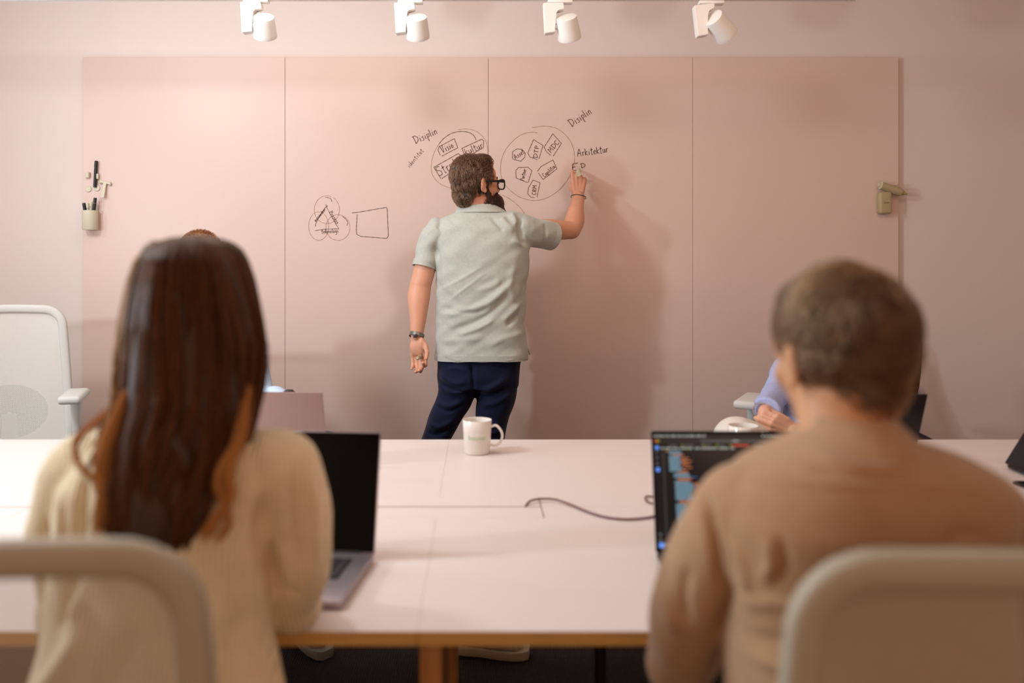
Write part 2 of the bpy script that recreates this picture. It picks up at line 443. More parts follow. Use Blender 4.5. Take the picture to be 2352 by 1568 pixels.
marks('handwriting', 'letters ED being written above the hand', lambda bm: (word(bm, 'E', c1((1622, 643)), c1((1690, 636)), 17, 2.2, YI), word(bm, 'D', c1((1698, 620)), c1((1742, 612)), 10, 2.2, YI)))
W1('Visio', (512, 490), (612, 440), 62, 'handwriting', 'word visio in a tilted box')
W1('kultur', (712, 508), (864, 440), 60, 'handwriting', 'word kultur in a tilted box', 1.8)
W1('Strategi', (480, 690), (740, 540), 80, 'handwriting', 'word Strategi partly behind the head')
W1('Asset', (1135, 545), (1215, 488), 42, 'handwriting', 'word Asset in a small hexagon', 1.8)
W1('DTP', (1322, 535), (1338, 425), 36, 'handwriting', 'letters DTP in a tilted box', 1.9)
W1('MDC', (1440, 490), (1515, 400), 42, 'handwriting', 'letters MDC in a tilted box', 1.9)
W1('Capilitia', (1385, 700), (1480, 612), 38, 'handwriting', 'small word in a tilted box beneath MDC', 1.7)
W1('Partner', (1205, 730), (1228, 628), 34, 'handwriting', 'small upright word in a five sided box', 1.7)
W1('CRM', (1308, 850), (1318, 762), 34, 'handwriting', 'letters CRM in the lowest box', 1.9)
def lines(fn, polys, wd, sm=5):
    def f(bm):
        for P in polys: stroke(bm, crom([fn(p) for p in P], sm) if sm else [fn(p) for p in P], wd, YI)
    return f
def corner(P, k=3):                                     # polygon with slightly soft corners
    out = []
    for a, b in zip(P, P[1:]):
        a, b = np.array(a, float), np.array(b, float)
        for t in (.04, .35, .65, .96): out.append(tuple(a + (b - a) * t))
    return out
marks('circle_sketch', 'left circle outline drawn in thin marker', lines(c1, [
    [(640, 290), (715, 284), (790, 300), (850, 345), (885, 400), (898, 480), (880, 560)],
    [(480, 410), (440, 480), (415, 570), (413, 640), (430, 690), (470, 740), (530, 775), (600, 790), (680, 780)]], 1.3), M_ink2)
marks('circle_sketch', 'heavier arc of the left circle', lines(c1, [[(480, 410), (520, 365), (580, 325), (650, 307), (720, 310), (765, 330), (788, 358), (797, 378)]], 1.8))
marks('circle_sketch', 'large right circle outline drawn in marker', lines(c1, [
    [(1325, 318), (1270, 312), (1180, 335), (1090, 410), (1030, 500), (1007, 600), (1015, 700), (1060, 780), (1140, 850), (1220, 885), (1300, 897),
     (1390, 880), (1480, 830), (1560, 750), (1610, 660), (1640, 560), (1635, 470), (1600, 380), (1530, 305), (1460, 270), (1380, 260), (1280, 272)]], 1.5), M_ink2)
marks('curved_line', 'faint curved line leaving the beard to the right', lines(c1, [[(1020, 850), (1080, 880), (1130, 915)], [(1140, 925), (1180, 965), (1215, 1012)]], 1.4), M_ink2)
marks('box_sketch', 'tilted hand drawn boxes in the left circle', lines(c1, [
    corner([(497, 520), (640, 445), (610, 367), (480, 435), (470, 465), (492, 512)]),
    corner([(700, 515), (675, 450), (845, 372), (862, 385), (858, 445), (740, 512)]),
    corner([(497, 713), (435, 612), (645, 495), (690, 540)]), corner([(497, 713), (600, 645)])], 1.8))
marks('box_sketch', 'small hand drawn boxes in the right circle', lines(c1, [
    corner([(1118, 545), (1107, 530), (1110, 480), (1145, 455), (1190, 458), (1218, 490), (1215, 525), (1180, 560), (1115, 545)]),
    corner([(1335, 545), (1370, 425), (1290, 375), (1240, 490), (1258, 525), (1325, 548)]),
    corner([(1455, 522), (1528, 408), (1455, 325), (1380, 440), (1400, 480), (1440, 512)]),
    corner([(1320, 648), (1355, 605), (1455, 550), (1490, 625), (1372, 717), (1330, 660)]),
    corner([(1243, 745), (1140, 705), (1137, 640), (1160, 615), (1240, 612), (1275, 640), (1243, 745)]),
    corner([(1300, 872), (1265, 868), (1240, 840), (1245, 790), (1285, 722), (1345, 745), (1318, 873)])], 1.7))
def oval(cx, cy, rx, ry, a0=0, a1=360, k=28): return [(cx + rx * math.cos(R(a0 + (a1 - a0) * i / k)), cy + ry * math.sin(R(a0 + (a1 - a0) * i / k))) for i in range(k + 1)]
marks('venn_sketch', 'three overlapping circles drawn in thin marker', lines(c7, [
    oval(640, 555, 262, 290, -60, 290), oval(470, 895, 208, 295, -120, 235), oval(870, 925, 250, 268, -110, 245)], 1.4, 2), M_ink2)
marks('venn_sketch', 'darker arcs and triangle over the three circles', lines(c7, [
    [(400, 905), (430, 800), (520, 650), (600, 520), (660, 470)], [(620, 445), (640, 510), (760, 740), (890, 955)], [(395, 990), (620, 960), (890, 950)],
    [(740, 390), (735, 350), (690, 310), (600, 295)], [(1055, 885), (1075, 830), (1040, 760), (960, 690)]], 1.6))
marks('handwriting', 'word written up the left side of the triangle', lambda bm: word(bm, 'mennesker', c7((410, 810)), c7((625, 545)), 7, 1.6, YI))
marks('handwriting', 'word written down the right side of the triangle', lambda bm: word(bm, 'Prosess', c7((690, 610)), c7((850, 860)), 8, 1.6, YI))
marks('handwriting', 'word teknologi written under the triangle', lambda bm: word(bm, 'teknologi', c7((530, 1050)), c7((890, 1030)), 10, 1.6, YI))
marks('rectangle_sketch', 'empty hand drawn rectangle beside the three circles', lines(c7, [corner([(1160, 620), (1240, 618), (1870, 508), (1893, 540), (1917, 1100), (1880, 1152), (1350, 1110), (1262, 1070), (1252, 980), (1270, 640)])], 1.8))

# ---------------------------------------------------------------- things kept on the board
def stick(name, label, cat, a, b, ra, rb, m, D=BF - .012, cap=None, group=None, caplen=.28):
    A, B = at(*a, D), at(*b, D); t = thing(name, label, cat, tuple(A), 0, group)
    bm = bmesh.new(); Mx = A + (B - A) * (1 - caplen)
    limb(bm, [A, A + (B - A) * .5, Mx], [ra] * 3, k=2, ends=False); obj('barrel', bm, m, t)
    bm = bmesh.new(); limb(bm, [Mx + (B - A) * .01, Mx + (B - A) * .05, B - (B - A) * .03, B], [rb * .94, rb, rb * .96, rb * .7], k=2, ends=False); obj('cap', bm, cap or m, t)
    return t
stick('marker_pen', 'black marker held upright on the board above the pen cup', 'marker', (218, 430), (221, 369), .0078, .0078, M_black)
bm = bmesh.new(); A = at(224.5, 405, BF - .012); box(bm, A, (.009, .016, .026), .003); tag(obj('marker_magnet', bm, M_cream), 'small beige magnetic clip beside the upright black marker', 'magnet')
bm = bmesh.new(); A = at(201.5, 402, BF - .008); limb(bm, [A - Vector((0, 0, .013)), A, A + Vector((0, 0, .013))], [.011] * 3, k=2, ends=False); tag(obj('bar_magnet', bm, M_cream), 'short beige cylinder magnet left of the upright marker', 'magnet')
for (x, y, lab) in ((203.5, 434, 'round beige magnet near the left board edge'), (223, 432, 'round beige magnet behind the tip of the upright marker')):
    bm = bmesh.new(); A = at(x, y, BF); limb(bm, [A + Vector((0, -.006, 0)), A + Vector((0, -.003, 0)), A], [.0135, .0155, .0155], k=2, n=32, ends=False, ref=(0, 0, 1))
    tag(obj('round_magnet', bm, M_cream), lab, 'magnet', 'round magnets at the left board edge')
t = thing('board_hook', 'beige T shaped hook on the board right of the round magnets', 'hook', tuple(at(240, 430, BF)))
bm = bmesh.new(); A, B = at(241, 420, BF - .01), at(235.5, 454, BF - .022)
limb(bm, [A, A.lerp(B, .5), B], [(.008, .004)] * 3, ref=(1, 0, 0), ends=False, shape=5, k=2); obj('blade', bm, M_cream, t)
bm = bmesh.new(); A, B = at(230, 417, BF - .014), at(252.5, 421, BF - .012)
limb(bm, [A + Vector((0, .004, -.009)), A, A.lerp(B, .5) + Vector((0, .004, 0)), B, B + Vector((-.002, .008, -.008))], [(.006, .003)] * 5, ref=(0, 0, 1), ends=False, shape=5, k=3); obj('crossbar', bm, M_cream, t)
t = thing('pen_cup', 'pale beige cylindrical pen cup fixed to the left board edge', 'pen cup', tuple(at(207, 528, BF - .035)))
bm = bmesh.new(); c = at(207, 528, BF - .036); h = .094
lathe(bm, [(.034, 0), (.0365, .003), (.0365, h), (.0335, h), (.0335, .008), (.001, .008)], c, 40); obj('cup', bm, M_cream, t)
bm = bmesh.new(); box(bm, at(207, 505, BF - .004), (.05, .012, .07), .003); obj('magnet_plate', bm, M_cream, t)
for (a, b, lab, rr) in (((198, 500), (192.5, 466), 'black marker leaning left in the pen cup', .008), ((214, 500), (219, 454), 'taller black marker on the right in the pen cup', .0078)):
    stick('marker_pen', lab, 'marker', a, b, rr, rr, M_black, BF - .036)
stick('beige_marker', 'beige capped marker standing between the black markers in the cup', 'marker', (208, 500), (209, 463), .0062, .0078, M_cream, BF - .030, caplen=.32)
stick('beige_stylus', 'thin beige stylus with a rounded head in the pen cup', 'stylus', (203, 500), (200.5, 466), .003, .0055, M_cream, BF - .045, caplen=.35)
# spray bottle and eraser on the right edge
t = thing('spray_bottle', 'olive cylindrical spray bottle tilted on the right board edge', 'bottle', tuple(at(2050, 435, BF - .03)))
M_olive = mat('olive_plastic', (178, 162, 122), .5); M_olivel = mat('olive_light', (206, 196, 168), .5)
A, B = at(2024, 426, BF - .03), at(2068, 441, BF - .03); d = (B - A).normalized()
bm = bmesh.new(); limb(bm, [A, A.lerp(B, .5), B, B + d * .004], [.0195, .0195, .0195, .0165], k=2, n=32, ends=False); obj('body', bm, M_olive, t)
bm = bmesh.new(); limb(bm, [A - d * .003, A - d * .0005], [.0195, .0195], k=2, n=32, ends=False); obj('end_cap', bm, M_olivel, t)
bm = bmesh.new(); limb(bm, [A - d * .014, A - d * .003], [.0095, .0105], k=2, n=24, ends=False); obj('button', bm, M_olivel, t)
bm = bmesh.new(); limb(bm, [B + d * .004, B + d * .012, B + d * .02, B + d * .022, B + d * .036], [.013, .0125, .011, .006, .005], k=2, n=24, ends=False); obj('nozzle', bm, M_olive, t)
for c_, s_ in ((at(2056, 424, BF - .024), (.01, .03, .006)), (at(2052, 444, BF - .024), (.012, .03, .005))):
    bm = bmesh.new(); box(bm, c_, s_, .002); obj('magnet_clip', bm, M_cream, t)
t = thing('board_eraser', 'beige rounded magnetic eraser with small dark lettering under the spray bottle', 'eraser', tuple(at(2031, 492, BF - .02)))
bm = bmesh.new(); box(bm, at(2031, 466, BF - .021), (.062, .042, .108), .012, seg=4); obj('body', bm, M_olive, t)
bm = bmesh.new(); box(bm, at(2031, 466, BF - .0035), (.058, .006, .104), .002); obj('felt_pad', bm, M_olivel, t)
def text_mesh(txt, size, M, name, m, parent, bend=None, world=True, ext=.0002):
    cu = bpy.data.curves.new('t', 'FONT'); cu.body = txt; cu.size = size; cu.align_x = 'CENTER'; cu.align_y = 'CENTER'; cu.extrude = ext
    o = bpy.data.objects.new('t', cu); C.objects.link(o); dg = bpy.context.evaluated_depsgraph_get()
    me = bpy.data.meshes.new_from_object(o.evaluated_get(dg)); bpy.data.objects.remove(o)
    me.materials.clear()
    if bend:
        for v in me.vertices:
            a = v.co.x / bend; v.co = Vector((math.sin(a) * (bend + v.co.z), -math.cos(a) * (bend + v.co.z), v.co.y))
        me.transform(M)
    else: me.transform(M)
    return mesh_ob(name, me, m, parent, False, world)
UP = Matrix.Rotation(R(90), 4, 'X')
text_mesh('Lintex', .0105, Matrix.Translation(at(2036, 465, BF - .0425)) @ UP, 'lettering', mat('dark_print', (92, 80, 60)), t)

# ---------------------------------------------------------------- track lights
DT = 3.4
track = thing('lighting_track', 'thin white lighting track running along under the ceiling', 'light track', (0, DT, pz_(1, DT)))
bm = bmesh.new(); zt_ = pz_(0.2, DT); box(bm, ((XL + px_(1962, DT)) / 2 + .02, DT, zt_ + .017), (px_(1962, DT) - XL - .02, .035, .034), .002); obj('rail', bm, M_white, track)
for x in (-1.9, -.55, .7, 1.4):
    bm = bmesh.new(); limb(bm, [(x, DT, zt_ + .03), (x, DT, zt_ + .2), (x, DT, ZT)], [.0015] * 3, k=2, n=6, ends=False); obj('suspension_wire', bm, M_white, track)
def spot(lx, y0, head, top, tipx, lab):
    """lx: left px of the arm; head centre and its tilt are read off the picture"""
    D = DT; t = thing('track_spotlight', lab, 'spotlight', (px_(lx + 30, D), D, zt_), 0, 'white spotlights hanging on the track')
    bm = bmesh.new(); box(bm, (px_(lx + 38, D), D, pz_(y0 - 1, D)), (.096, .036, .012), .002); box(bm, (px_(lx + 30, D), D, pz_(y0 + 1.5, D)), (.05, .03, .006), .001); obj('track_adapter', bm, M_white, t)
    k = top
    bm = bmesh.new()                                     # the inverted-L arm
    pl = [(0, 4), (47, 4), (48, 18), (33, 20), (29, 26), (27, 71), (4, 74)] if k else [(0, 8), (47, 3), (46, 14), (34, 18), (30, 28), (32, 75), (8, 79)]
    f_ = [bm.verts.new((px_(lx + a, D - .02), D - .02, pz_(y0 + b - 4, D - .02))) for a, b in pl]
    b_ = [bm.verts.new((v.co.x, D + .022, v.co.z)) for v in f_]
    bm.faces.new(f_); bm.faces.new(b_[::-1])
    for i in range(len(f_)): j = (i + 1) % len(f_); bm.faces.new((f_[i], b_[i], b_[j], f_[j]))
    bmesh.ops.bevel(bm, geom=list(bm.edges), offset=.002, segments=2, affect='EDGES'); obj('arm', bm, M_white, t)
    (hx, hy), (ex, ey) = head, tipx
    Dn = D - .02
    A = at(hx, hy, Dn - .005); B = at(ex, ey, Dn + .045)
    d = (B - A).normalized()
    r0, r1 = .0395, .0465
    bm = bmesh.new(); limb(bm, [A, A + d * .002, A + d * .006, A.lerp(B, .5), B, B - d * .001, B - d * .02], [.02, r0 - .003, r0, (r0 + r1) / 2, r1, r1 - .004, r0 - .004], k=3, n=48, ends=False); obj('shade', bm, M_white, t)
    bm = bmesh.new(); q = A.lerp(B, .45); limb(bm, [at(lx + 22, q.y * 0 + (hy + ey) / 2, D), q], [.011, .011], k=2, ends=False); obj('pivot', bm, M_white, t)
    bm = bmesh.new(); limb(bm, [B - d * .022, B - d * .018], [.03, .03], k=2, n=24, ends=False); obj('lens', bm, M_grey, t)
spot(551, 4, (606, 38), 1, (609, 82), 'leftmost of the four white track spotlights above the board')
spot(905, 6, (957, 38), 1, (960, 84), 'second white track spotlight from the left, over the second panel')
spot(1248, 6, (1301, 38), 1, (1308, 86), 'third white track spotlight, above the large circle sketch')
spot(1595, 8, (1637, 40), 0, (1668, 80), 'rightmost white track spotlight, tilted strongly to the right')

# ---------------------------------------------------------------- the table
ZTB = .74; Dn_, Df_ = 1.412, 2.934; TT = .024
table = thing('conference_table', 'large pale pink conference table with plywood edges and wooden slab legs', 'table', (-.1, 2.17, 0))
def row(y0, y1, xs):
    for a, b in zip(xs, xs[1:]):
        bm = bmesh.new(); box(bm, ((a + b) / 2, (y0 + y1) / 2, ZTB - .001), (b - a - .0003, y1 - y0 - .0004, .002), .0005, seg=1); obj('laminate_top', bm, M_table, table, False)
        bm = bmesh.new(); box(bm, ((a + b) / 2, (y0 + y1) / 2, ZTB - .002 - (TT - .002) / 2), (b - a - .0008, y1 - y0 - .0006, TT - .002), .0008, seg=1); obj('plywood_core', bm, M_ply, table, False)
ys_ = 2.131                                          # slot; hatch front and back edges follow
yh0 = 1200 / 589.; yh1 = 1200 / 541.
XS0, XS1 = -2.35, 2.6
row(Dn_, yh0, [XS0, -.1, XS1]); row(yh1, Df_, [XS0, -.1, XS1])
xe = .152
for (a, b) in ((XS0, -1.1), (-1.1, xe), (xe + .002, 1.4), (1.4, XS1)):
    for (u, v) in ((yh0, ys_ - .004), (ys_ + .003, yh1)):
        if a > xe: 
            if u == yh0: v = ys_ - .0003
            else: u = ys_ + .0003
        bm = bmesh.new(); box(bm, ((a + b) / 2, (u + v) / 2, ZTB - .006), (b - a - .001, v - u - .0006, .012), .0005, seg=1)
        obj('cable_flap', bm, M_table, table, False)
bm = bmesh.new(); box(bm, (XS0 / 2 + xe / 2, ys_, ZTB - .09), (xe - XS0 - .02, .2, .12), .004); obj('cable_tray', bm, mat('tray_dark', (70, 48, 42), .7), table)
for x in (-1.9, -.085, 2.2):
    for (y, dp) in ((1.70, .33), (2.62, .33)):
        bm = bmesh.new(); box(bm, (x, y, (ZTB - TT) / 2), (.04, dp, ZTB - TT), .003); obj('leg', bm, M_wood, table)
for y in (1.6, 2.75):
    bm = bmesh.new(); box(bm, (.15, y, ZTB - TT - .03), (4.2, .03, .05), .003); obj('rail', bm, M_wood, table)
bm = bmesh.new(); limb(bm, [(.295, 2.131, 0), (.297, 2.131, .35), (.295, 2.131, .64)], [.0145] * 3, k=4, ends=False)
tag(obj('cable_riser', bm, M_black), 'black flexible cable riser standing under the table centre', 'cable duct')

# the power cable lying on the table top
pts = [(1200, 1163), (1215, 1154), (1240, 1149), (1275, 1150), (1310, 1160), (1350, 1175), (1390, 1187), (1440, 1192), (1490, 1188), (1520, 1180), (1560, 1172)]
def ontable(px, py, dz=0): D = F * (CH - ZTB - dz) / (py - PPY); return at(px, py, D)
bm = bmesh.new(); P = [ontable(x, y, .004) for x, y in pts]; P[0].z -= .014
for i, h in ((2, .012), (3, .012), (1, .006), (4, .006)): P[i].z += h * .3
limb(bm, P, [.0028] * len(P), k=5, n=8, ends=False)
P = [ontable(x, y, .004) for x, y in [(1498, 1156), (1486, 1151), (1482, 1144), (1486, 1139), (1500, 1140)]]
limb(bm, P, [.0022] * 5, k=5, n=8, ends=False)
tag(obj('power_cable', bm, mat('plum_cable', (110, 72, 72), .6)), 'thin plum cable curving from the table slot to the open laptop', 'cable')

# ---------------------------------------------------------------- mugs
def mug(px, py, D, hr, label, r=.0455, h=.105, text=None):
    c = ontable(px, py); c = at(px, py, D) if D else c; c.z = ZTB
    t = thing('coffee_mug', label, 'mug', tuple(c), 0, 'white mugs on the table')
    bm = bmesh.new()
    lathe(bm, [(r * .80, 0), (r * .86, .002), (r * .93, h * .4), (r, h - .001), (r * .985, h), (r * .94, h - .001), (r * .87, h * .4), (r * .8, .008), (.001, .006)], n=48); obj('cup', bm, M_ceramic, t, world=False)
    bm = bmesh.new(); u = Vector((math.cos(hr), math.sin(hr), 0))
    P = [u * (r * .93) + Vector((0, 0, h * .80)), u * (r * 1.35) + Vector((0, 0, h * .83)), u * (r * 1.72) + Vector((0, 0, h * .62)), u * (r * 1.65) + Vector((0, 0, h * .38)), u * (r * 1.3) + Vector((0, 0, h * .24)), u * (r * .88) + Vector((0, 0, h * .27))]
    limb(bm, P, [(.0055, .004)] * 6, ref=(-u.y, u.x, 0), ends=False, k=5); obj('handle', bm, M_ceramic, t, world=False)
    if text:
        text_mesh(text, .021, Matrix.Translation((0, 0, h * .52)), 'lettering', mat('mug_green', (196, 222, 186), .4), t, bend=r * .965, world=False)
    return t
mug(1096, 1040, None, R(-8), 'white mug with faint green lettering standing alone mid table', text='bouvet')
mug(1707, 1050, 2.66, R(-30), 'white mug behind the laptop with the lit code screen', h=.1)

# ---------------------------------------------------------------- laptops
def laptop(px, D, label, rz, openang, m_body, w_=.355, d_=.248, keys=False, screen=None, flip=False, yaw0=0, z=ZTB, lidh=None, name='laptop'):
    """origin on the hinge line centre; user side is local -Y"""
    x = px if isinstance(px, float) else (px - PPX) * D / F
    t = thing(name, label, 'laptop', (x, D, z + .001), rz, 'laptops on the conference table')
    lh = lidh or d_ * .97
    bm = bmesh.new(); box(bm, (0, -d_ / 2, .008), (w_, d_, .014), .005, seg=3); obj('base', bm, m_body, t, world=False)
    base = t.children[0]
    M_keys = mat('keys', (28, 26, 30), .5)
    bm = bmesh.new(); box(bm, (0, -d_ * .37, .0152), (w_ * .80, d_ * .45, .0008)); obj('keyboard_deck', bm, M_keys, base, world=False)
    kw = w_ * .79 / 14
    if keys:
        me = None
        for r_ in range(5):
            for c_ in range(14):
                if me is None:
                    bm = bmesh.new(); box(bm, (0, 0, 0), (kw * .86, kw * .86, .002), .0008, seg=1); me = bpy.data.meshes.new('key'); bm.to_mesh(me); bm.free(); me.materials.append(mat('keycap', (48, 44, 50), .5))
                o = bpy.data.objects.new('key', me); C.objects.link(o); o.parent = base; o.location = ((c_ - 6.5) * kw, -d_ * .17 - r_ * kw * 1.0 - .008, .0165)
    else:
        bm = bmesh.new()
        for r_ in range(5):
            for c_ in range(14): box(bm, ((c_ - 6.5) * kw, -d_ * .17 - r_ * kw - .008, .0165), (kw * .86, kw * .86, .002))
        tag(obj('keys', bm, mat('keycap', (48, 44, 50), .5), base, False, world=False), kind='stuff')
    bm = bmesh.new(); box(bm, (0, -d_ * .80, .0151), (w_ * .38, d_ * .34, .0006)); obj('touchpad', bm, mat('touchpad', (150, 144, 154) if m_body is M_alu else (36, 34, 36), .35), base, world=False)
    # lid: hinged at z=.014, opening angle measured from the closed base
    a = R(openang)
    Q = Matrix.Translation((0, .002, .012)) @ Matrix.Rotation(-(a - R(90)), 4, 'X')       # local lid frame: x right, z up the lid, y = back
    bm = bmesh.new(); box(bm, (0, .003, lh / 2), (w_, .005, lh), .0022, M=None, seg=2); bmesh.ops.transform(bm, matrix=Q, verts=bm.verts)
    lid = obj('lid', bm, m_body, t, world=False)
    bm = bmesh.new(); box(bm, (0, -.0002, lh / 2 + .001), (w_ - .004, .0012, lh - .006), .0005, seg=1); bmesh.ops.transform(bm, matrix=Q, verts=bm.verts); obj('screen', bm, M_screen, lid, world=False)
    bm = bmesh.new(); limb(bm, [(-w_ * .42, .004, .012), (0, .004, .012), (w_ * .42, .004, .012)], [.006] * 3, k=2, ends=False); obj('hinge', bm, M_dark, t, world=False)
    if screen: screen(lid, Q, w_, lh)
    return t
E_ = {}
def emat(name, rgb, s=1.0):
    if name not in E_:
        m = bpy.data.materials.new(name); m.use_nodes = True; n = m.node_tree.nodes; b = n['Principled BSDF']
        b.inputs['Base Color'].default_value = (0, 0, 0, 1); b.inputs['Emission Color'].default_value = lin(*rgb); b.inputs['Emission Strength'].default_value = s; b.inputs['Roughness'].default_value = .2
        E_[name] = m
    return E_[name]
def code_screen(lid, Q, w_, lh):
    g = random.Random(5)
    K = .000176
    x0, z0 = -w_ / 2 + .003, lh - .006
    mats = [emat('glow_panel', (22, 22, 23)), emat('glow_blue', (132, 168, 186)), emat('glow_orange', (190, 112, 72)), emat('glow_grey', (150, 154, 148)),
            emat('glow_azure', (96, 142, 236), 1.1), emat('glow_red', (196, 74, 58)), emat('glow_green', (110, 140, 44)), emat('glow_yellow', (226, 150, 30)), emat('glow_title', (34, 34, 36)), emat('glow_deepblue', (56, 92, 150)), emat('glow_dim', (78, 80, 80)), emat('glow_purple', (84, 50, 130))]
    bms = [bmesh.new() for _ in mats]
    def q(mi, u, v, wd, hh, lift=0):
        b = bms[mi]; y = -.0012 - .00015 * (lift + 1)
        X0, X1 = x0 + u * K, x0 + (u + wd) * K; Z0 = z0 - (v - 112) * K; Z1 = Z0 - hh * K
        b.faces.new([b.verts.new(p) for p in ((X0, y, Z0), (X1, y, Z0), (X1, y, Z1), (X0, y, Z1))])
    q(0, 8, 116, 1930, 1272)
    q(8, 8, 176, 1930, 34, 1)
    for u, wd in ((12, 34), (58, 46), (112, 30), (156, 36), (208, 62), (286, 40), (338, 28), (380, 34), (424, 66), (506, 66), (586, 34)): q(3, u, 126, wd, 20, 2)
    for i in range(9): q(3, 1280 + i * 42, 126, 26, 20, 2)
    for i, mi in enumerate((5, 7, 6)): q(mi, 16 + i * 22, 184, 18, 22, 2)
    q(10, 560, 182, 780, 22, 1.5); q(3, 930, 184, 76, 18, 2)
    for u, wd, mi in ((180, 20, 10), (214, 60, 10), (328, 24, 6), (366, 110, 10), (560, 18, 10), (580, 24, 6), (618, 60, 10), (740, 24, 6), (776, 60, 10), (900, 20, 6), (922, 200, 5), (1180, 24, 6), (1212, 150, 3), (1400, 24, 6), (1436, 90, 10), (1560, 120, 3)): q(mi, u, 234, wd, 18, 2)
    for u, wd in ((84, 40), (136, 80), (226, 70), (310, 150), (486, 60), (560, 190), (770, 110), (900, 50)): q(3, u, 268, wd, 18, 2)
    q(6, 386, 266, 22, 22, 2.5); q(7, 150, 298, 20, 14, 2)
    for v, mi, s_ in ((250, 4, 40), (308, 10, 24), (370, 10, 28), (436, 10, 28), (498, 4, 44), (1228, 10, 36), (1290, 10, 36), (1336, 4, 56)): q(mi, 22, v, s_, s_, 2)
    for i, v in enumerate(range(312, 1350, 18)):
        q(10, 104, v, 20, 8, 2)
        ind = 178 if v < 540 else (228 if v < 660 else 236)
        if v > 1290: break
        r_ = g.random()
        if r_ < .08: 
            q(2, ind + 40, v, 110 + g.random() * 60, 11, 2); continue
        wd = 110 + g.random() * 50 + (60 if 560 < v < 900 else 0)
        q(1, ind, v, wd, 9, 2)
        r_ = g.random()
        if r_ < .3: q(2, ind + wd + 14, v, 50 + 60 * g.random(), 11, 2)
        elif r_ < .55: q(9, ind + wd + 12, v, 40 + 40 * g.random(), 11, 2)
        elif r_ < .65: q(2, ind + wd + 30, v, 160 + 60 * g.random(), 11, 2)
    q(3, 80, 1346, 120, 20, 2); q(11, 120, 1372, 30, 14, 2)
    names = ['editor_background', 'code_lines', 'orange_code', 'menu_text', 'blue_icons', 'red_text', 'green_icons', 'yellow_icons', 'title_bar', 'dark_blue_code', 'line_numbers', 'purple_mark']
    for b, m, nm in zip(bms, mats, names):
        bmesh.ops.transform(b, matrix=Q, verts=b.verts)
        o = obj(nm, b, m, lid, False, world=False); o['kind'] = 'stuff'
laptop(708, 1.760, 'open silver laptop with black screen in front of the long haired woman', R(-6), 104, M_alu, keys=True)
for o in [o for o in C.objects if o.name.startswith('laptop') and o.type == 'EMPTY'][-1:]:
    o.location.x = -.209 - .355 / 2 * math.cos(R(-6))
lp2 = laptop(1709, 1.754, 'open black laptop with lit code editor in front of the man in brown', R(0), 102, M_dark, screen=code_screen, w_=.357)
lp2.location.x = .357 + .357 / 2
lp3 = laptop(600, 2.53, 'rose silver laptop with lid toward the camera by the far left person', R(180 - 4), 106, M_alupink, w_=.33, d_=.235)
lp3.location.x = (756 - PPX) * 2.53 / F - .165
lp4 = laptop(2000, 2.53, 'dark laptop with lid toward the camera before the far right person', R(180 + 2), 110, M_dark, w_=.33, d_=.235)
lp4.location.x = (2097 - PPX) * 2.53 / F - .165
lp5 = laptop(1.530, 2.36, 'black laptop at the right picture edge turned sideways', R(90), 58, M_dark, w_=.33, d_=.235)
t = thing('phone', 'black phone lying on the table at the right picture edge', 'phone', (1.476, 2.275, ZTB))
bm = bmesh.new(); box(bm, (0, 0, .0045), (.072, .15, .008), .003, seg=3); obj('body', bm, M_dark, t, world=False)
bm = bmesh.new(); box(bm, (0, 0, .0088), (.066, .143, .0006), seg=1); obj('screen', bm, M_screen, t, world=False)

# ---------------------------------------------------------------- office chairs
def meshmat(name, rgb, pitch, fill):
    m = bpy.data.materials.new(name); m.use_nodes = True; n = m.node_tree.nodes; l = m.node_tree.links; b = n['Principled BSDF']
    b.inputs['Base Color'].default_value = lin(*rgb); b.inputs['Roughness'].default_value = .7
    tc = n.new('ShaderNodeTexCoord'); sp = n.new('ShaderNodeSeparateXYZ'); l.new(tc.outputs['Object'], sp.inputs[0])
    outs = []
    for sgn in (1, -1):
        a = n.new('ShaderNodeMath'); a.operation = 'MULTIPLY'; a.inputs[1].default_value = sgn; l.new(sp.outputs[2], a.inputs[0])
        s_ = n.new('ShaderNodeMath'); s_.operation = 'ADD'; l.new(sp.outputs[0], s_.inputs[0]); l.new(a.outputs[0], s_.inputs[1])
        k = n.new('ShaderNodeMath'); k.operation = 'MULTIPLY'; k.inputs[1].default_value = math.pi / pitch; l.new(s_.outputs[0], k.inputs[0])
        si = n.new('ShaderNodeMath'); si.operation = 'SINE'; l.new(k.outputs[0], si.inputs[0])
        ab = n.new('ShaderNodeMath'); ab.operation = 'ABSOLUTE'; l.new(si.outputs[0], ab.inputs[0]); outs.append(ab)
    mn = n.new('ShaderNodeMath'); mn.operation = 'MINIMUM'; l.new(outs[0].outputs[0], mn.inputs[0]); l.new(outs[1].outputs[0], mn.inputs[1])
    lt = n.new('ShaderNodeMath'); lt.operation = 'LESS_THAN'; lt.inputs[1].default_value = fill; l.new(mn.outputs[0], lt.inputs[0])
    l.new(lt.outputs[0], b.inputs['Alpha'])
    return m
M_net = meshmat('chair_netting', (186, 180, 166), .0042, .50)
M_netw = meshmat('chair_netting_pale', (222, 218, 212), .0062, .72)
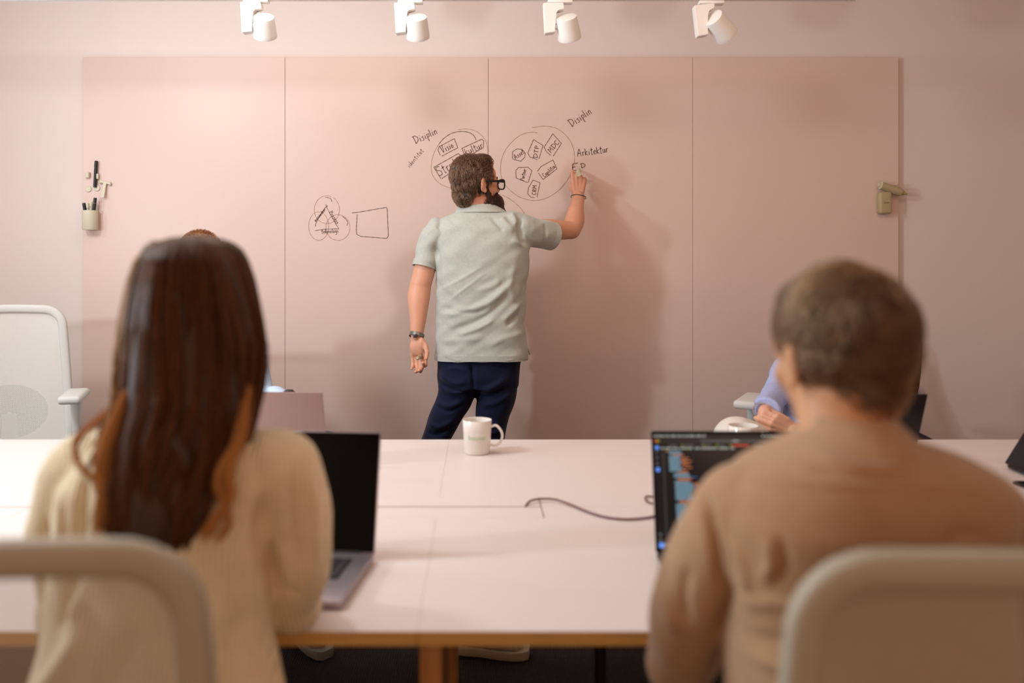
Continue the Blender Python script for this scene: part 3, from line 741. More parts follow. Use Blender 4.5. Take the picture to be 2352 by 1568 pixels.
def chair(x, y, rz, top, label, net=None, arm=.27, armh=.195, frame=None, seat_z=.47, w0=.205, w1=.25):
    """faces local -Y ... +Y is the back of the sitter; origin on the floor"""
    fr = frame or M_frame; net = net or M_net
    t = thing('office_chair', label, 'chair', (x, y, 0), rz, 'mesh backed office chairs around the table')
    hb = seat_z + .1
    # back surface function: gentle curve in plan and lumbar bow
    yb = lambda u, z: .235 + .05 * (z - hb) / (top - hb) + .028 * (1 - (u / .25) ** 2) - .02 + .02 * math.sin((z - hb) / (top - hb) * 3.1)
    hw = lambda z: w1 + (w0 - w1) * max(0, (z - hb) / (top - hb))
    r = .075
    pts = []
    for i in range(7): z = hb + (top - r - hb) * i / 6; pts.append((-hw(z), z))
    cx = hw(top - r) - r
    for i in range(1, 8): a = math.pi - (math.pi / 2) * i / 8; pts.append((-cx + r * math.cos(a), top - r + r * math.sin(a)))
    for i in range(5): pts.append((-cx + 2 * cx * i / 4, top + .004 * math.sin(math.pi * i / 4)))
    for i in range(1, 8): a = math.pi / 2 - (math.pi / 2) * i / 8; pts.append((cx + r * math.cos(a), top - r + r * math.sin(a)))
    for i in range(7): z = top - r - (top - r - hb) * i / 6; pts.append((hw(z), z))
    for i in range(1, 6): pts.append((hw(hb) * (1 - 2 * i / 6), hb - .02 * math.sin(math.pi * i / 6)))
    P = [Vector((a, yb(a, z), z)) for a, z in pts]
    bm = bmesh.new(); n_ = len(P); rings = []
    cz = Vector((0, .25, (hb + top) / 2))
    for i in range(n_):
        tdir = (P[(i + 1) % n_] - P[i - 1]).normalized(); nrm = Vector((0, 1, 0)); side = tdir.cross(nrm).normalized()
        rings.append(ring(P[i], .0185, .015, 3.2, 14, side, nrm))
    V = [[bm.verts.new(p) for p in r_] for r_ in rings]
    for i in range(n_):
        a, b = V[i], V[(i + 1) % n_]
        for j in range(14): bm.faces.new((a[j], a[(j + 1) % 14], b[(j + 1) % 14], b[j]))
    obj('back_frame', bm, fr, t, world=False)
    bm = bmesh.new()                                      # netting stretched in the frame
    rows = []
    for i in range(25):
        z = hb + (top - hb) * i / 24
        h_ = hw(z)
        if z > top - r: h_ = cx + math.sqrt(max(0, r * r - (z - top + r) ** 2))
        rows.append([bm.verts.new((h_ * (2 * j / 20 - 1), yb(h_ * (2 * j / 20 - 1), z) - .004, z)) for j in range(21)])
    for a, b in zip(rows, rows[1:]):
        for j in range(20): bm.faces.new((a[j], a[j + 1], b[j + 1], b[j]))
    obj('back_netting', bm, net, t, world=False)
    bm = bmesh.new(); ell(bm, (0, .305, hb + .13), (.15, .012, .115)); obj('lumbar_pad', bm, mat('lumbar_grey', (128, 122, 112), .6), t, world=False)
    bm = bmesh.new(); limb(bm, [(0, .06, seat_z - .07), (0, .22, seat_z - .06), (0, .30, seat_z + .02), (0, .295, hb + .12)], [(.045, .02), (.045, .02), (.035, .014), (.03, .01)], ref=(1, 0, 0), shape=3); obj('back_support', bm, fr, t, world=False)
    bm = bmesh.new(); box(bm, (0, -.01, seat_z - .02), (.48, .46, .07), .03, seg=4); obj('seat', bm, mat('seat_fabric', (150, 144, 132), .85, bump=.3, bscale=500), t, world=False)
    arms_ = arm if isinstance(arm, tuple) else (arm, arm)
    for s_ in (-1, 1):
        arm = arms_[s_ > 0]
        bm = bmesh.new(); limb(bm, [(s_ * .1, .05, seat_z - .06), (s_ * arm, .05, seat_z - .05), (s_ * (arm + .005), .05, seat_z + .05), (s_ * arm, .03, seat_z + armh - .025)], [(.02, .012), (.022, .012), (.022, .012), (.03, .02)], ref=(0, 1, 0), shape=3, k=5); obj('arm_post', bm, fr, t, world=False)
        bm = bmesh.new(); box(bm, (s_ * arm, -.01, seat_z + armh), (.085, .25, .032), .014, seg=4); obj('armrest', bm, mat('armrest_pale', (204, 202, 198), .5) if net is not M_net else fr, t, world=False)
    bm = bmesh.new(); limb(bm, [(0, 0, .09), (0, 0, .25), (0, 0, seat_z - .06)], [.028, .028, .022], k=2, ends=False); box(bm, (0, .02, seat_z - .065), (.16, .2, .04), .01); obj('gas_column', bm, M_dark, t, world=False)
    for i in range(5):
        a = 2 * math.pi * i / 5 + .3; u = Vector((math.cos(a), math.sin(a), 0))
        bm = bmesh.new(); limb(bm, [u * .02 + Vector((0, 0, .1)), u * .17 + Vector((0, 0, .095)), u * .29 + Vector((0, 0, .075))], [(.024, .018), (.02, .014), (.014, .01)], ref=(-u.y, u.x, 0)); lg = obj('leg', bm, fr, t, world=False)
        bm = bmesh.new()
        for s_ in (-1, 1):
            q = u * .29 + Vector((-u.y, u.x, 0)) * .012 * s_ + Vector((0, 0, .028)); limb(bm, [q - Vector((-u.y, u.x, 0)) * .008, q + Vector((-u.y, u.x, 0)) * .008], [.028, .028], k=2, n=18, ends=False)
        obj('caster', bm, M_black, lg, world=False)
    return t

# ---------------------------------------------------------------- people
def head_shapes(bm, M, female=False, ear=True):
    """head in local space: face +Y, up +Z, origin midway between the ears"""
    L = lambda *p: M @ Vector(p); Rm = M.to_3x3()
    k = .95 if female else 1
    E = lambda c, r, rot=None: ell(bm, L(*c), [x for x in r], Rm if rot is None else Rm @ rot, 24)
    E((0, -.012, .03), (.074 * k, .094, .083)); E((0, .03, -.025), (.058 * k, .060, .078)); E((0, .034, -.068), (.047 * k, .048, .040)); E((0, .072, -.097), (.020, .017, .016))
    E((0, .045, .045), (.062 * k, .045, .045))
    limb(bm, [L(0, .088, .016), L(0, .100, -.004), L(0, .112, -.022), L(0, .100, -.030)], [.008, .009, .0115, .008], k=3, n=14)
    for s in (-1, 1):
        E((s * .011, .098, -.026), (.008, .010, .007)); limb(bm, [L(s * .012, .088, .022), L(s * .03, .086, .027), L(s * .048, .074, .020)], [.007, .009, .006], k=3, n=12)
        E((s * .036, .062, -.022), (.022, .024, .022)); E((s * .031, .072, .004), (.017, .016, .013))
        if ear:
            e = Matrix.Rotation(R(-12), 3, 'X') @ Matrix.Rotation(s * R(24), 3, 'Z')
            E((s * .078 * k, -.004, -.002), (.007, .019, .031), e); E((s * .082 * k, -.012, .012), (.006, .010, .017), e)
            E((s * .076 * k, .004, -.026), (.007, .010, .011), e)
    limb(bm, [L(-.022, .082, -.053), L(0, .091, -.051), L(.022, .082, -.053)], [.004, .006, .004], k=3, n=12)
    limb(bm, [L(-.019, .082, -.061), L(0, .090, -.063), L(.019, .082, -.061)], [.004, .0065, .004], k=3, n=12)
def face_parts(M, parent, brow, lips=(192, 120, 106)):
    for s in (-1, 1):
        bm = bmesh.new(); ell(bm, M @ Vector((s * .031, .0755, .004)), .0118, seg=20); e = obj('eye', bm, M_eye, parent)
        bm = bmesh.new(); ell(bm, M @ Vector((s * .031, .0832, .003)), (.0064, .0047, .0064), M.to_3x3(), 16); obj('iris', bm, M_iris, e)
        bm = bmesh.new(); L = lambda *p: M @ Vector(p); limb(bm, [L(s * .014, .0925, .026), L(s * .032, .0905, .031), L(s * .050, .0765, .026)], [.0025, .0032, .0018], k=4, n=8); obj('eyebrow', bm, brow, parent)
    bm = bmesh.new(); L = lambda *p: M @ Vector(p)
    limb(bm, [L(-.02, .087, -.054), L(-.006, .0965, -.052), L(.006, .0965, -.052), L(.02, .087, -.054)], [.002, .0038, .0038, .002], k=4, n=10)
    limb(bm, [L(-.018, .086, -.060), L(0, .0965, -.063), L(.018, .086, -.060)], [.002, .0045, .002], k=4, n=10); obj('lips', bm, mat('lips_%d' % lips[0], lips, .4), parent)
def hand_shapes(bm, M, side=1, curls=None, thumb=None, scale=1.0, spread=0.0):
    """wrist at origin, fingers +Y, palm toward -Z, thumb at side*X"""
    k = scale; L = lambda x, y, z: M @ Vector((side * x * k, y * k, z * k))
    kn = [(.029, .086, 0), (.010, .091, .003), (-.009, .087, .002), (-.027, .078, -.002)]
    ln = [(.042, .026, .021), (.046, .030, .022), (.043, .028, .021), (.034, .021, .019)]
    rd = [.0088, .0090, .0085, .0074]
    curls = curls or [(20, 30, 15)] * 4
    tips = []
    for i in range(4):
        b = Vector(kn[i])
        limb(bm, [L(kn[i][0] * .45, .004, -.004), L(kn[i][0] * .8, .045, -.002), L(*kn[i])], [.0135 * k, .0125 * k, .0108 * k], k=3, n=14)
        ang = 0; P = [b]; fan = (kn[i][0]) * spread * 8
        for j in range(3):
            ang += R(curls[i][j]); d = Vector((math.sin(fan), math.cos(ang), -math.sin(ang))).normalized(); P.append(P[-1] + d * ln[i][j])
        r = rd[i] * k
        for a, c, ra, rb in ((P[0], P[1], r * 1.1, r), (P[1], P[2], r * 1.02, r * .93), (P[2], P[3], r * .93, r * .78)):
            limb(bm, [L(*a), L(*a.lerp(c, .5)), L(*c)], [ra, (ra + rb) / 2 * .97, rb], k=2, n=14)
        tips.append((L(*P[3]), (L(*P[3]) - L(*P[2])).normalized(), r))
    ell(bm, L(0, .045, -.010), (.034 * k, .038 * k, .012 * k), M.to_3x3(), 20)
    ell(bm, L(.022, .032, -.014), (.015 * k, .028 * k, .013 * k), M.to_3x3(), 16)
    T = thumb or [(.020, .014, -.010), (.040, .044, -.018), (.050, .074, -.024), (.052, .098, -.030)]
    for a, c, ra, rb in zip(T, T[1:], (.0135, .0112, .0098), (.0110, .0098, .0080)):
        limb(bm, [L(*a), L(*c)], [ra * k, rb * k], k=3, n=14)
    tips.append((L(*T[3]), (L(*T[3]) - L(*T[2])).normalized(), .009 * k))
    return tips
def axes(o, X, Y):
    X = Vector(X).normalized(); Y = Vector(Y); Y = (Y - X * Y.dot(X)).normalized(); Z = X.cross(Y)
    M = Matrix(((X.x, Y.x, Z.x, o[0]), (X.y, Y.y, Z.y, o[1]), (X.z, Y.z, Z.z, o[2]), (0, 0, 0, 1)))
    return M
def headM(p, yaw=0, pitch=0, roll=0):
    """yaw turns the face from +Y toward +X"""
    return Matrix.Translation(p) @ Matrix.Rotation(-R(yaw), 4, 'Z') @ Matrix.Rotation(R(pitch), 4, 'X') @ Matrix.Rotation(R(roll), 4, 'Y')
def pxloft(bm, rows, D0=None, p=2.4, n=48):
    """rows (y_px, x_left_px, x_right_px, depth_centre, half_depth): cloth rings read off the picture"""
    rings = []
    for y, a, b, D, ry in rows:
        A, B = at(a, y, D), at(b, y, D); rings.append(ring((A + B) / 2, (B.x - A.x) / 2, ry, p, n))
    loft(bm, rings)
def shoe(parent, toe, heel, m_up, m_sole, wd=.046, lab=None, ankle=.085):
    T, H = Vector(toe), Vector(heel); d = (T - H).normalized(); s = d.cross(Vector((0, 0, 1))); L_ = (T - H).length
    prof = [(0, .55), (.06, .78), (.2, .86), (.4, .80), (.62, .98), (.8, 1.0), (.93, .82), (1, .45)]
    bm = bmesh.new(); rings = []
    for z, g in ((0, .96), (.004, 1.02), (.024, 1.03), (.028, .98)):
        lft = [H + d * L_ * t + s * wd * w_ * g + Vector((0, 0, z)) for t, w_ in prof]; rgt = [H + d * L_ * t - s * wd * w_ * g + Vector((0, 0, z)) for t, w_ in prof[::-1]]
        rings.append(lft + rgt)
    loft(bm, rings); sole = obj('shoe_sole', bm, m_sole, parent, auto=50)
    bm = bmesh.new()
    limb(bm, [H + d * .035 + Vector((0, 0, .05)), H + d * L_ * .4 + Vector((0, 0, .055)), H + d * L_ * .65 + Vector((0, 0, .045)), T - d * .035 + Vector((0, 0, .035))], [(.036, .036), (.038, .04), (.043, .028), (.036, .017)], ref=s, k=4)
    limb(bm, [H + d * .045 + Vector((0, 0, .05)), H + d * .055 + Vector((0, 0, ankle))], [.037, .038], k=3)
    sh = fuse('shoe', bm, .004, m_up, parent, 3)
    bm = bmesh.new()
    for i in range(5):
        q = H + d * L_ * (.45 + .06 * i) + Vector((0, 0, .088 - .006 * i)); limb(bm, [q + s * .02, q + Vector((0, 0, .003)), q - s * .02], [.0022] * 3, k=3, n=6)
    obj('laces', bm, m_sole, sh)
    return sole

# ================= the standing man
DM = 3.77
man = thing('person', 'standing man in grey polo and navy trousers drawing on the pink board', 'person', tuple(at(1090, 1311, DM)))
HM = headM(at(1092, 424, DM - .02), 60, 2, 3)
m3 = lambda p, D=DM: at(p[0], p[1], D)
body = bmesh.new(); head_shapes(body, HM)
limb(body, [HM @ Vector((0, -.02, -.04)), at(1108, 478, DM), at(1108, 515, DM)], [.060, .064, .075], k=3)
ell(body, at(1107, 600, DM), (.15, .08, .14), seg=24)
# right arm reaching to the board
sh_ = at(1190, 530, DM + .0); elb = at(1313, 529, 3.93); wr = at(1329, 450, 4.10)
limb(body, [sh_, sh_.lerp(elb, .55) + Vector((0, 0, .004)), elb], [.048, .048, .040], k=4, n=24)
limb(body, [elb, elb.lerp(wr, .28) + Vector((.004, 0, 0)), elb.lerp(wr, .65), wr], [(.040, .040), (.045, .043), (.035, .032), (.029, .023)], k=4, n=24, ref=(1, 0, 0))
hd = Vector((.03, .10, .95)).normalized()
MH = axes(wr + Vector((0, .004, .004)), (1, 0, -.03), hd)
tipsR = hand_shapes(body, MH, -1, [(38, 62, 36), (66, 84, 42), (76, 88, 45), (78, 88, 45)], [(.018, .012, -.012), (.034, .040, -.026), (.030, .064, -.040), (.014, .078, -.050)], 1.0)
# left arm hanging
shl = at(994, 545, DM); ell_ = at(966, 655, DM - .02); wl = at(957, 772, DM - .06)
limb(body, [shl, shl.lerp(ell_, .6), ell_], [.040, .046, .046], k=4, n=24)
limb(body, [ell_, ell_.lerp(wl, .25) + Vector((-.004, 0, 0)), ell_.lerp(wl, .65), wl], [(.046, .044), (.048, .044), (.036, .034), (.027, .024)], k=4, n=24, ref=(1, 0, 0))
ML = axes(wl + Vector((0, 0, -.002)), (1, -.15, .12), (.10, -.05, -1))
tipsL = hand_shapes(body, ML, 1, [(28, 62, 38), (20, 50, 34), (14, 44, 30), (8, 40, 28)], [(.018, .014, -.008), (.038, .042, -.016), (.044, .070, -.026), (.040, .094, -.036)], 1.0)
bodyo = fuse('body', body, .0032, M_skin, man, 3)
face_parts(HM, man, mat('brow_dark', (50, 34, 26), .8))
bm = bmesh.new()
for p, d, r in tipsR + tipsL:
    ell(bm, p - d * .003, (r * .6, r * .6, r * .6), seg=10)
bm.free()
# hair
capells = [((0, -.016, .038), (.080, .100, .088)), ((0, .028, .094), (.054, .046, .032)), ((0, -.058, -.040), (.060, .042, .050)), ((0, -.03, .0), (.080, .074, .07))]
M_hairdk = mat('scalp_dark', (46, 34, 28), .8, var=.3, vscale=60, bump=.5, bscale=90)
bm = bmesh.new()
for c, r in capells: ell(bm, HM @ Vector(c), [x * .985 for x in r], HM.to_3x3(), 28)
def hcap(me): wobble(me, .006, 55)
hair = fuse('hair', bm, .005, M_hairdk, man, 4, hcap)
def flow(p):
    d = np.stack([p[:, 0] * .4, -.75 - 0 * p[:, 0] + 1.0 * np.clip(p[:, 1], 0, 1) * 0, -.45 - 6 * np.clip(.06 - p[:, 2], 0, .2)], 1); return d
keep = lambda p: ~((p[:, 1] > .062) & (p[:, 2] < .075)) & ~((p[:, 1] > .02) & (p[:, 2] < .02)) & ~((np.abs(p[:, 0]) > .066) & (p[:, 1] > -.03) & (p[:, 2] < .02))
A_ = hair_on(capells, 11000, .045, flow, 16, (.0052, .036), .009, keep, 3, clump=58)
strands('hair_strands', xf(A_, HM), .0009, hairmat('brown_hair', (74, 50, 33), .3, .65), hair)
# beard
bells = [((0, .070, -.088), (.056, .050, .050)), ((0, .095, -.125), (.040, .036, .045)), ((0, .030, -.075), (.063, .055, .035))]
bm = bmesh.new()
for c, r in bells: ell(bm, HM @ Vector(c), [x * .97 for x in r], HM.to_3x3(), 24)
limb(bm, [HM @ Vector((-.03, .088, -.048)), HM @ Vector((0, .103, -.040)), HM @ Vector((.03, .088, -.048))], [.007, .010, .007], k=4)
for s in (-1, 1): limb(bm, [HM @ Vector((s * .069, .020, .005)), HM @ Vector((s * .066, .026, -.04)), HM @ Vector((s * .055, .045, -.08))], [.005, .010, .017], k=4)
beard = fuse('beard', bm, .004, mat('beard_dark', (50, 30, 20), .85, var=.3, vscale=80, bump=.5, bscale=120), man, 3, lambda me: wobble(me, .004, 70))
fl = lambda p: np.stack([p[:, 0] * 3, .35 + 0 * p[:, 0], -1 + 0 * p[:, 0]], 1)
A_ = hair_on(bells, 4500, .032, fl, 9, (.002, .018), .014, lambda p: (p[:, 2] < -.045) & (p[:, 1] > -.0), 5)
strands('beard_strands', xf(A_, HM), .0007, hairmat('beard_hair', (40, 22, 14), .4, .6), beard)
# glasses
gl = thing('eyeglasses', 'thick black framed eyeglasses worn by the standing man', 'glasses', tuple(HM @ Vector((0, .1, 0))))
gl.parent = None
L = lambda *p: HM @ Vector(p)
for s in (-1, 1):
    rim = [(s * (.036 + .028 * math.copysign(abs(math.cos(a)) ** .7, math.cos(a))), .112 - .004 * abs(math.cos(a)), .003 + .021 * math.copysign(abs(math.sin(a)) ** .7, math.sin(a)) - .002) for a in [i * 2 * math.pi / 24 for i in range(24)]]
    bm = bmesh.new(); rr = []
    for i in range(24):
        p = Vector(rim[i]); tdir = (Vector(rim[(i + 1) % 24]) - Vector(rim[i - 1])).normalized(); nn = Vector((0, 1, 0)); sd = tdir.cross(nn)
        rr.append([bm.verts.new(HM @ q) for q in ring(p, .0028, .0028, 3, 8, sd, nn)])
    for i in range(24):
        a, b = rr[i], rr[(i + 1) % 24]
        for j in range(8): bm.faces.new((a[j], a[(j + 1) % 8], b[(j + 1) % 8], b[j]))
    obj('rim', bm, M_black, gl)
    bm = bmesh.new(); bm.faces.new([bm.verts.new(HM @ Vector(q)) for q in rim]); 
    f = bmesh.ops.extrude_face_region(bm, geom=list(bm.faces)); bmesh.ops.translate(bm, verts=[v for v in f['geom'] if isinstance(v, bmesh.types.BMVert)], vec=HM.to_3x3() @ Vector((0, .0015, 0)))
    obj('lens', bm, M_lens, gl, False)
    bm = bmesh.new(); limb(bm, [L(s * .064, .108, .012), L(s * .073, .098, .013), L(s * .082, .05, .014), L(s * .087, .0, .012)], [(.006, .0022), (.0058, .0022), (.0048, .002), (.0035, .002)], ref=HM.to_3x3() @ Vector((0, 0, 1)), shape=4, ends=False)
    obj('temple_arm', bm, M_black, gl)
bm = bmesh.new(); limb(bm, [L(-.010, .113, .007), L(0, .115, .010), L(.010, .113, .007)], [.0026] * 3); obj('bridge', bm, M_black, gl)
# polo shirt
M_polo = mat('grey_polo', (180, 184, 176), .92, var=.05, vscale=120, bump=.25, bscale=900, sheen=.2)
bm = bmesh.new()
T3 = .125
pxloft(bm, [(484, 1062, 1150, DM, .060), (490, 1045, 1172, DM, .075), (497, 1022, 1200, DM, .088), (508, 1004, 1216, DM, .104), (525, 995, 1222, DM, .116), (550, 996, 1220, DM, .125), (580, 998, 1217, DM, .130), (620, 1000, 1213, DM, .130),
            (660, 1003, 1210, DM, .128), (700, 1003, 1207, DM, .126), (740, 1002, 1206, DM, .128), (770, 1001, 1208, DM, .132), (800, 999, 1212, DM, .134), (824, 997, 1215, DM, .136)])
ell(bm, at(1002, 522, DM), (.038, .075, .045)); ell(bm, at(1185, 515, DM), (.058, .078, .052))
cuR = at(1266, 542, 3.855)
limb(bm, [at(1160, 520, DM), at(1195, 527, DM), at(1230, 534, 3.81), cuR], [(.070, .085), (.072, .085), (.064, .076), (.061, .068)], ref=(0, 0, 1), k=4, n=28, ends=False)
cuL = at(975, 612, DM - .01)
limb(bm, [at(1010, 530, DM), at(993, 550, DM), at(983, 580, DM), cuL], [(.055, .085), (.056, .078), (.052, .070), (.050, .062)], ref=(1, 0, 0), k=4, n=28, ends=False)
FP = [([(1003, 722), (1060, 712), (1110, 698), (1150, 668), (1185, 630)], 8, .009), ([(1010, 700), (1050, 712), (1095, 712), (1125, 700)], 6, -.006),
      ([(1035, 755), (1085, 738), (1130, 712), (1165, 680)], 7, -.008), ([(1050, 765), (1100, 748), (1140, 725)], 6, .006), ([(1150, 735), (1175, 712), (1200, 690)], 7, .007), ([(1160, 745), (1190, 720)], 5, -.006),
      ([(1090, 665), (1130, 655), (1150, 640)], 7, .005), ([(1010, 665), (1060, 640), (1110, 610)], 3, .0022), ([(1030, 690), (1080, 652), (1120, 622)], 3, .002),
      ([(1195, 500), (1190, 520), (1196, 548), (1204, 575)], 6, -.012), ([(1150, 500), (1160, 515), (1180, 535)], 7, .007), ([(1172, 490), (1178, 505), (1188, 520)], 8, .010), ([(1125, 500), (1145, 520), (1155, 535)], 5, -.005),
      ([(1210, 570), (1190, 560), (1170, 552)], 5, .006), ([(1030, 500), (1060, 530), (1080, 545)], 4, -.003), ([(1250, 512), (1252, 530), (1250, 560)], 3, -.004), ([(1000, 560), (1010, 600), (1008, 640)], 5, -.006),
      ([(1185, 590), (1170, 650), (1180, 700)], 8, .004), ([(1120, 790), (1160, 770), (1205, 760)], 7, .004), ([(1010, 780), (1060, 775), (1120, 768)], 8, .004), ([(1205, 640), (1195, 700), (1205, 760)], 8, -.005)]
def polof(me): wobble(me, .0035, 16, (1, 1, 1.5)); folds(me, [(p, w_, a * 1.35) for p, w_, a in FP], DM)
polo = fuse('polo_shirt', bm, .0048, M_polo, man, 5, polof)
def band(name, c, axis, ref, ra, rb, wdt, m, parent, th=.003, n=40, tilt=None):
    """closed cloth band around a limb"""
    t = Vector(axis).normalized(); a = Vector(ref); a = (a - t * a.dot(t)).normalized(); b = t.cross(a); bm = bmesh.new(); c = Vector(c)
    prof = [(-.5, 0), (-.5, th), (.5, th), (.5, 0)]
    V = [[bm.verts.new(p) for p in ring(c + t * wdt * u, ra + v, rb + v, 2, n, a, b)] for u, v in prof]
    for i in range(4):
        for j in range(n): bm.faces.new((V[i][j], V[i][(j + 1) % n], V[(i + 1) % 4][(j + 1) % n], V[(i + 1) % 4][j]))
    return obj(name, bm, m, parent)
band('sleeve_cuff', cuR - (cuR - at(1230, 534, 3.81)).normalized() * .008, cuR - at(1230, 534, 3.81), (0, 0, 1), .0605, .0675, .026, M_polo, polo)
band('sleeve_cuff', cuL - (cuL - at(983, 580, DM)).normalized() * .008, cuL - at(983, 580, DM), (1, 0, 0), .0497, .0617, .026, M_polo, polo)
A, B = at(999.5, 818, DM), at(1211.5, 818, DM)
bm = bmesh.new(); c = (A + B) / 2
V = [[bm.verts.new(p + Vector((0, 0, z + .006 * math.cos((p.x - c.x) / .2 * 1.6)))) for p in ring(c, (B.x - A.x) / 2 + o_, .136 + o_, 2.4, 60)] for z, o_ in ((.010, -.002), (.010, .0025), (-.014, .0025), (-.014, -.002))]
for i in range(4):
    for j in range(60): bm.faces.new((V[i][j], V[i][(j + 1) % 60], V[(i + 1) % 4][(j + 1) % 60], V[(i + 1) % 4][j]))
obj('hem', bm, M_polo, polo)
# collar
bm = bmesh.new(); rings = []
for (y, xl, xr, ry) in ((470, 1058, 1137, .066), (470, 1055, 1141, .070), (478, 1050, 1152, .077), (487, 1045, 1166, .085), (489, 1046, 1166, .083), (488, 1052, 1160, .078), (474, 1062, 1134, .060)):
    A, B = at(xl, y, DM), at(xr, y + (1.5 if y > 480 else 0), DM); rings.append(ring((A + B) / 2, (B.x - A.x) / 2, ry, 2.1, 48))
for r_ in rings:
    for p in r_: p.z -= .012 * max(0, (p.y - DM) / .08)
V = [[bm.verts.new(p) for p in r_] for r_ in rings]
for i in range(len(V)):
    for j in range(48): bm.faces.new((V[i][j], V[i][(j + 1) % 48], V[(i + 1) % len(V)][(j + 1) % 48], V[(i + 1) % len(V)][j]))
obj('collar', bm, M_polo, polo)
bm = bmesh.new(); Q_ = [at(1213, 800, DM - .02), at(1215, 812, DM - .02)]; limb(bm, [at(1209, 790, DM - .03), at(1213, 800, DM - .04), at(1217, 814, DM - .03)], [(.004, .002)] * 3); obj('side_vent', bm, M_polo, polo)
# trousers, seen to the table edge, feet on the floor
M_navy = mat('navy_trousers', (12, 18, 46), .8, spec=.2, var=.12, vscale=60, bump=.15, bscale=900, sheen=.08)
bm = bmesh.new()
pxloft(bm, [(800, 1008, 1196, DM, .11), (830, 1003, 1196, DM, .122), (860, 1003, 1194, DM, .128), (885, 1006, 1192, DM, .118)])
limb(bm, [at(1052, 850, DM), at(1047, 905, DM), at(1022, 960, DM), at(1000, 1010, DM), at(965, 1100, DM + .02), at(935, 1200, DM + .02), at(915, 1288, DM + .0)],
     [(.088, .105), (.082, .098), (.068, .088), (.060, .078), (.060, .068), (.054, .060), (.052, .056)], ref=(1, 0, 0), k=5, n=32, ends=False, shape=2.3)
limb(bm, [at(1142, 850, DM), at(1141, 905, DM), at(1131, 950, DM), at(1124, 1010, DM + .02), at(1118, 1100, DM + .05), at(1112, 1200, DM + .05), at(1108, 1288, DM + .03)],
     [(.092, .105), (.086, .098), (.074, .090), (.064, .080), (.062, .070), (.056, .060), (.054, .056)], ref=(1, 0, 0), k=5, n=32, ends=False, shape=2.3)
FT = [([(1010, 850), (1040, 870), (1075, 868)], 7, .006), ([(1005, 880), (1040, 893), (1080, 885)], 6, .006), ([(1000, 915), (1030, 925), (1065, 912)], 6, .006), ([(1003, 925), (1035, 935), (1060, 922)], 4, -.005), ([(985, 965), (1010, 972), (1045, 955)], 6, .006), ([(980, 985), (1005, 990), (1035, 975)], 5, -.005),
      ([(1095, 895), (1130, 880), (1165, 858)], 7, .007), ([(1095, 905), (1130, 898), (1160, 880)], 5, -.005), ([(1100, 925), (1140, 915), (1180, 890)], 6, .005), ([(1095, 950), (1120, 965), (1150, 965)], 6, .006), ([(1100, 980), (1130, 985), (1160, 975)], 6, .005),
      ([(1083, 825), (1086, 860), (1089, 895)], 4, -.008), ([(1030, 840), (1050, 838), (1075, 845)], 5, .003)]
def trf(me): wobble(me, .004, 14); folds(me, [(p, w_, a * 1.8) for p, w_, a in FT], DM)
tr = fuse('trousers', bm, .0055, M_navy, man, 4, trf)
shoe(man, at(895, 1311, DM + .12) + Vector((0, 0, 0)), at(918, 1311, DM - .12), mat('brown_shoe', (70, 52, 40), .5), M_black)
shoe(man, at(1112, 1311, DM + .16), at(1106, 1311, DM - .09), mat('brown_shoe', (70, 52, 40), .5), M_black)
# bracelet, watch, the two pens he holds
c = elb.lerp(wr, .93)
band('bracelet', elb.lerp(wr, .97) + Vector((0, 0, 0)), (wr - elb) + Vector((-.03, -.12, .0)), (1, 0, 0), .0345, .029, .0028, M_black, man, .0022)
wt = thing('wrist_watch', 'steel wrist watch on the standing man hanging left wrist', 'watch', tuple(wl))
ax_ = (wl - ell_).normalized() + Vector((-.16, -.3, 0)); wc = ell_.lerp(wl, .985)
band('strap', wc, ax_, (1, 0, 0), .0295, .0275, .016, mat('steel_strap', (120, 118, 112), .35, metal=.7), wt, .0025)
bm = bmesh.new(); q = wc + Vector((-.004, -.030, .001)); box(bm, q, (.020, .005, .014), .002, M=Matrix.Rotation(R(-14), 4, 'Y') @ Matrix.Rotation(R(-18), 4, 'X')); obj('clasp', bm, M_black, wt)
bm = bmesh.new(); q = wc + Vector((-.004, .030, .004)); limb(bm, [q, q + Vector((-.002, .008, 0))], [.016, .015], k=2, n=28, ends=False); obj('watch_case', bm, mat('steel_strap', (120, 118, 112), .35, metal=.7), wt)
mk = thing('board_marker', 'pale beige marker gripped in the raised writing hand', 'marker', tuple(at(1331, 400, 4.16)))
A = at(1329, 400, 4.05); B = at(1329, 388, BF - .004)
bm = bmesh.new(); limb(bm, [A, A.lerp(B, .04), A.lerp(B, .5), A.lerp(B, .75)], [.0085, .0115, .0115, .0105], k=3, ends=False, n=24); obj('barrel', bm, M_olivel, mk)
bm = bmesh.new(); limb(bm, [A.lerp(B, .75), A.lerp(B, .88), B], [.006, .004, .0015], k=2, ends=False); obj('tip', bm, M_black, mk)
A = at(959, 823, DM - .115); B = at(972, 814, DM - .045)
stick_ = thing('marker_stub', 'small beige marker stub held in the fingers of the hanging hand', 'marker', tuple(A))
bm = bmesh.new(); limb(bm, [A, A.lerp(B, .1), B], [.0075, .0088, .0088], k=3, n=24, ends=False); obj('shell', bm, mat('cap_olive', (170, 158, 126), .5), stick_)
bm = bmesh.new(); ell(bm, A, .004, seg=12); obj('end_dot', bm, M_cream, stick_)

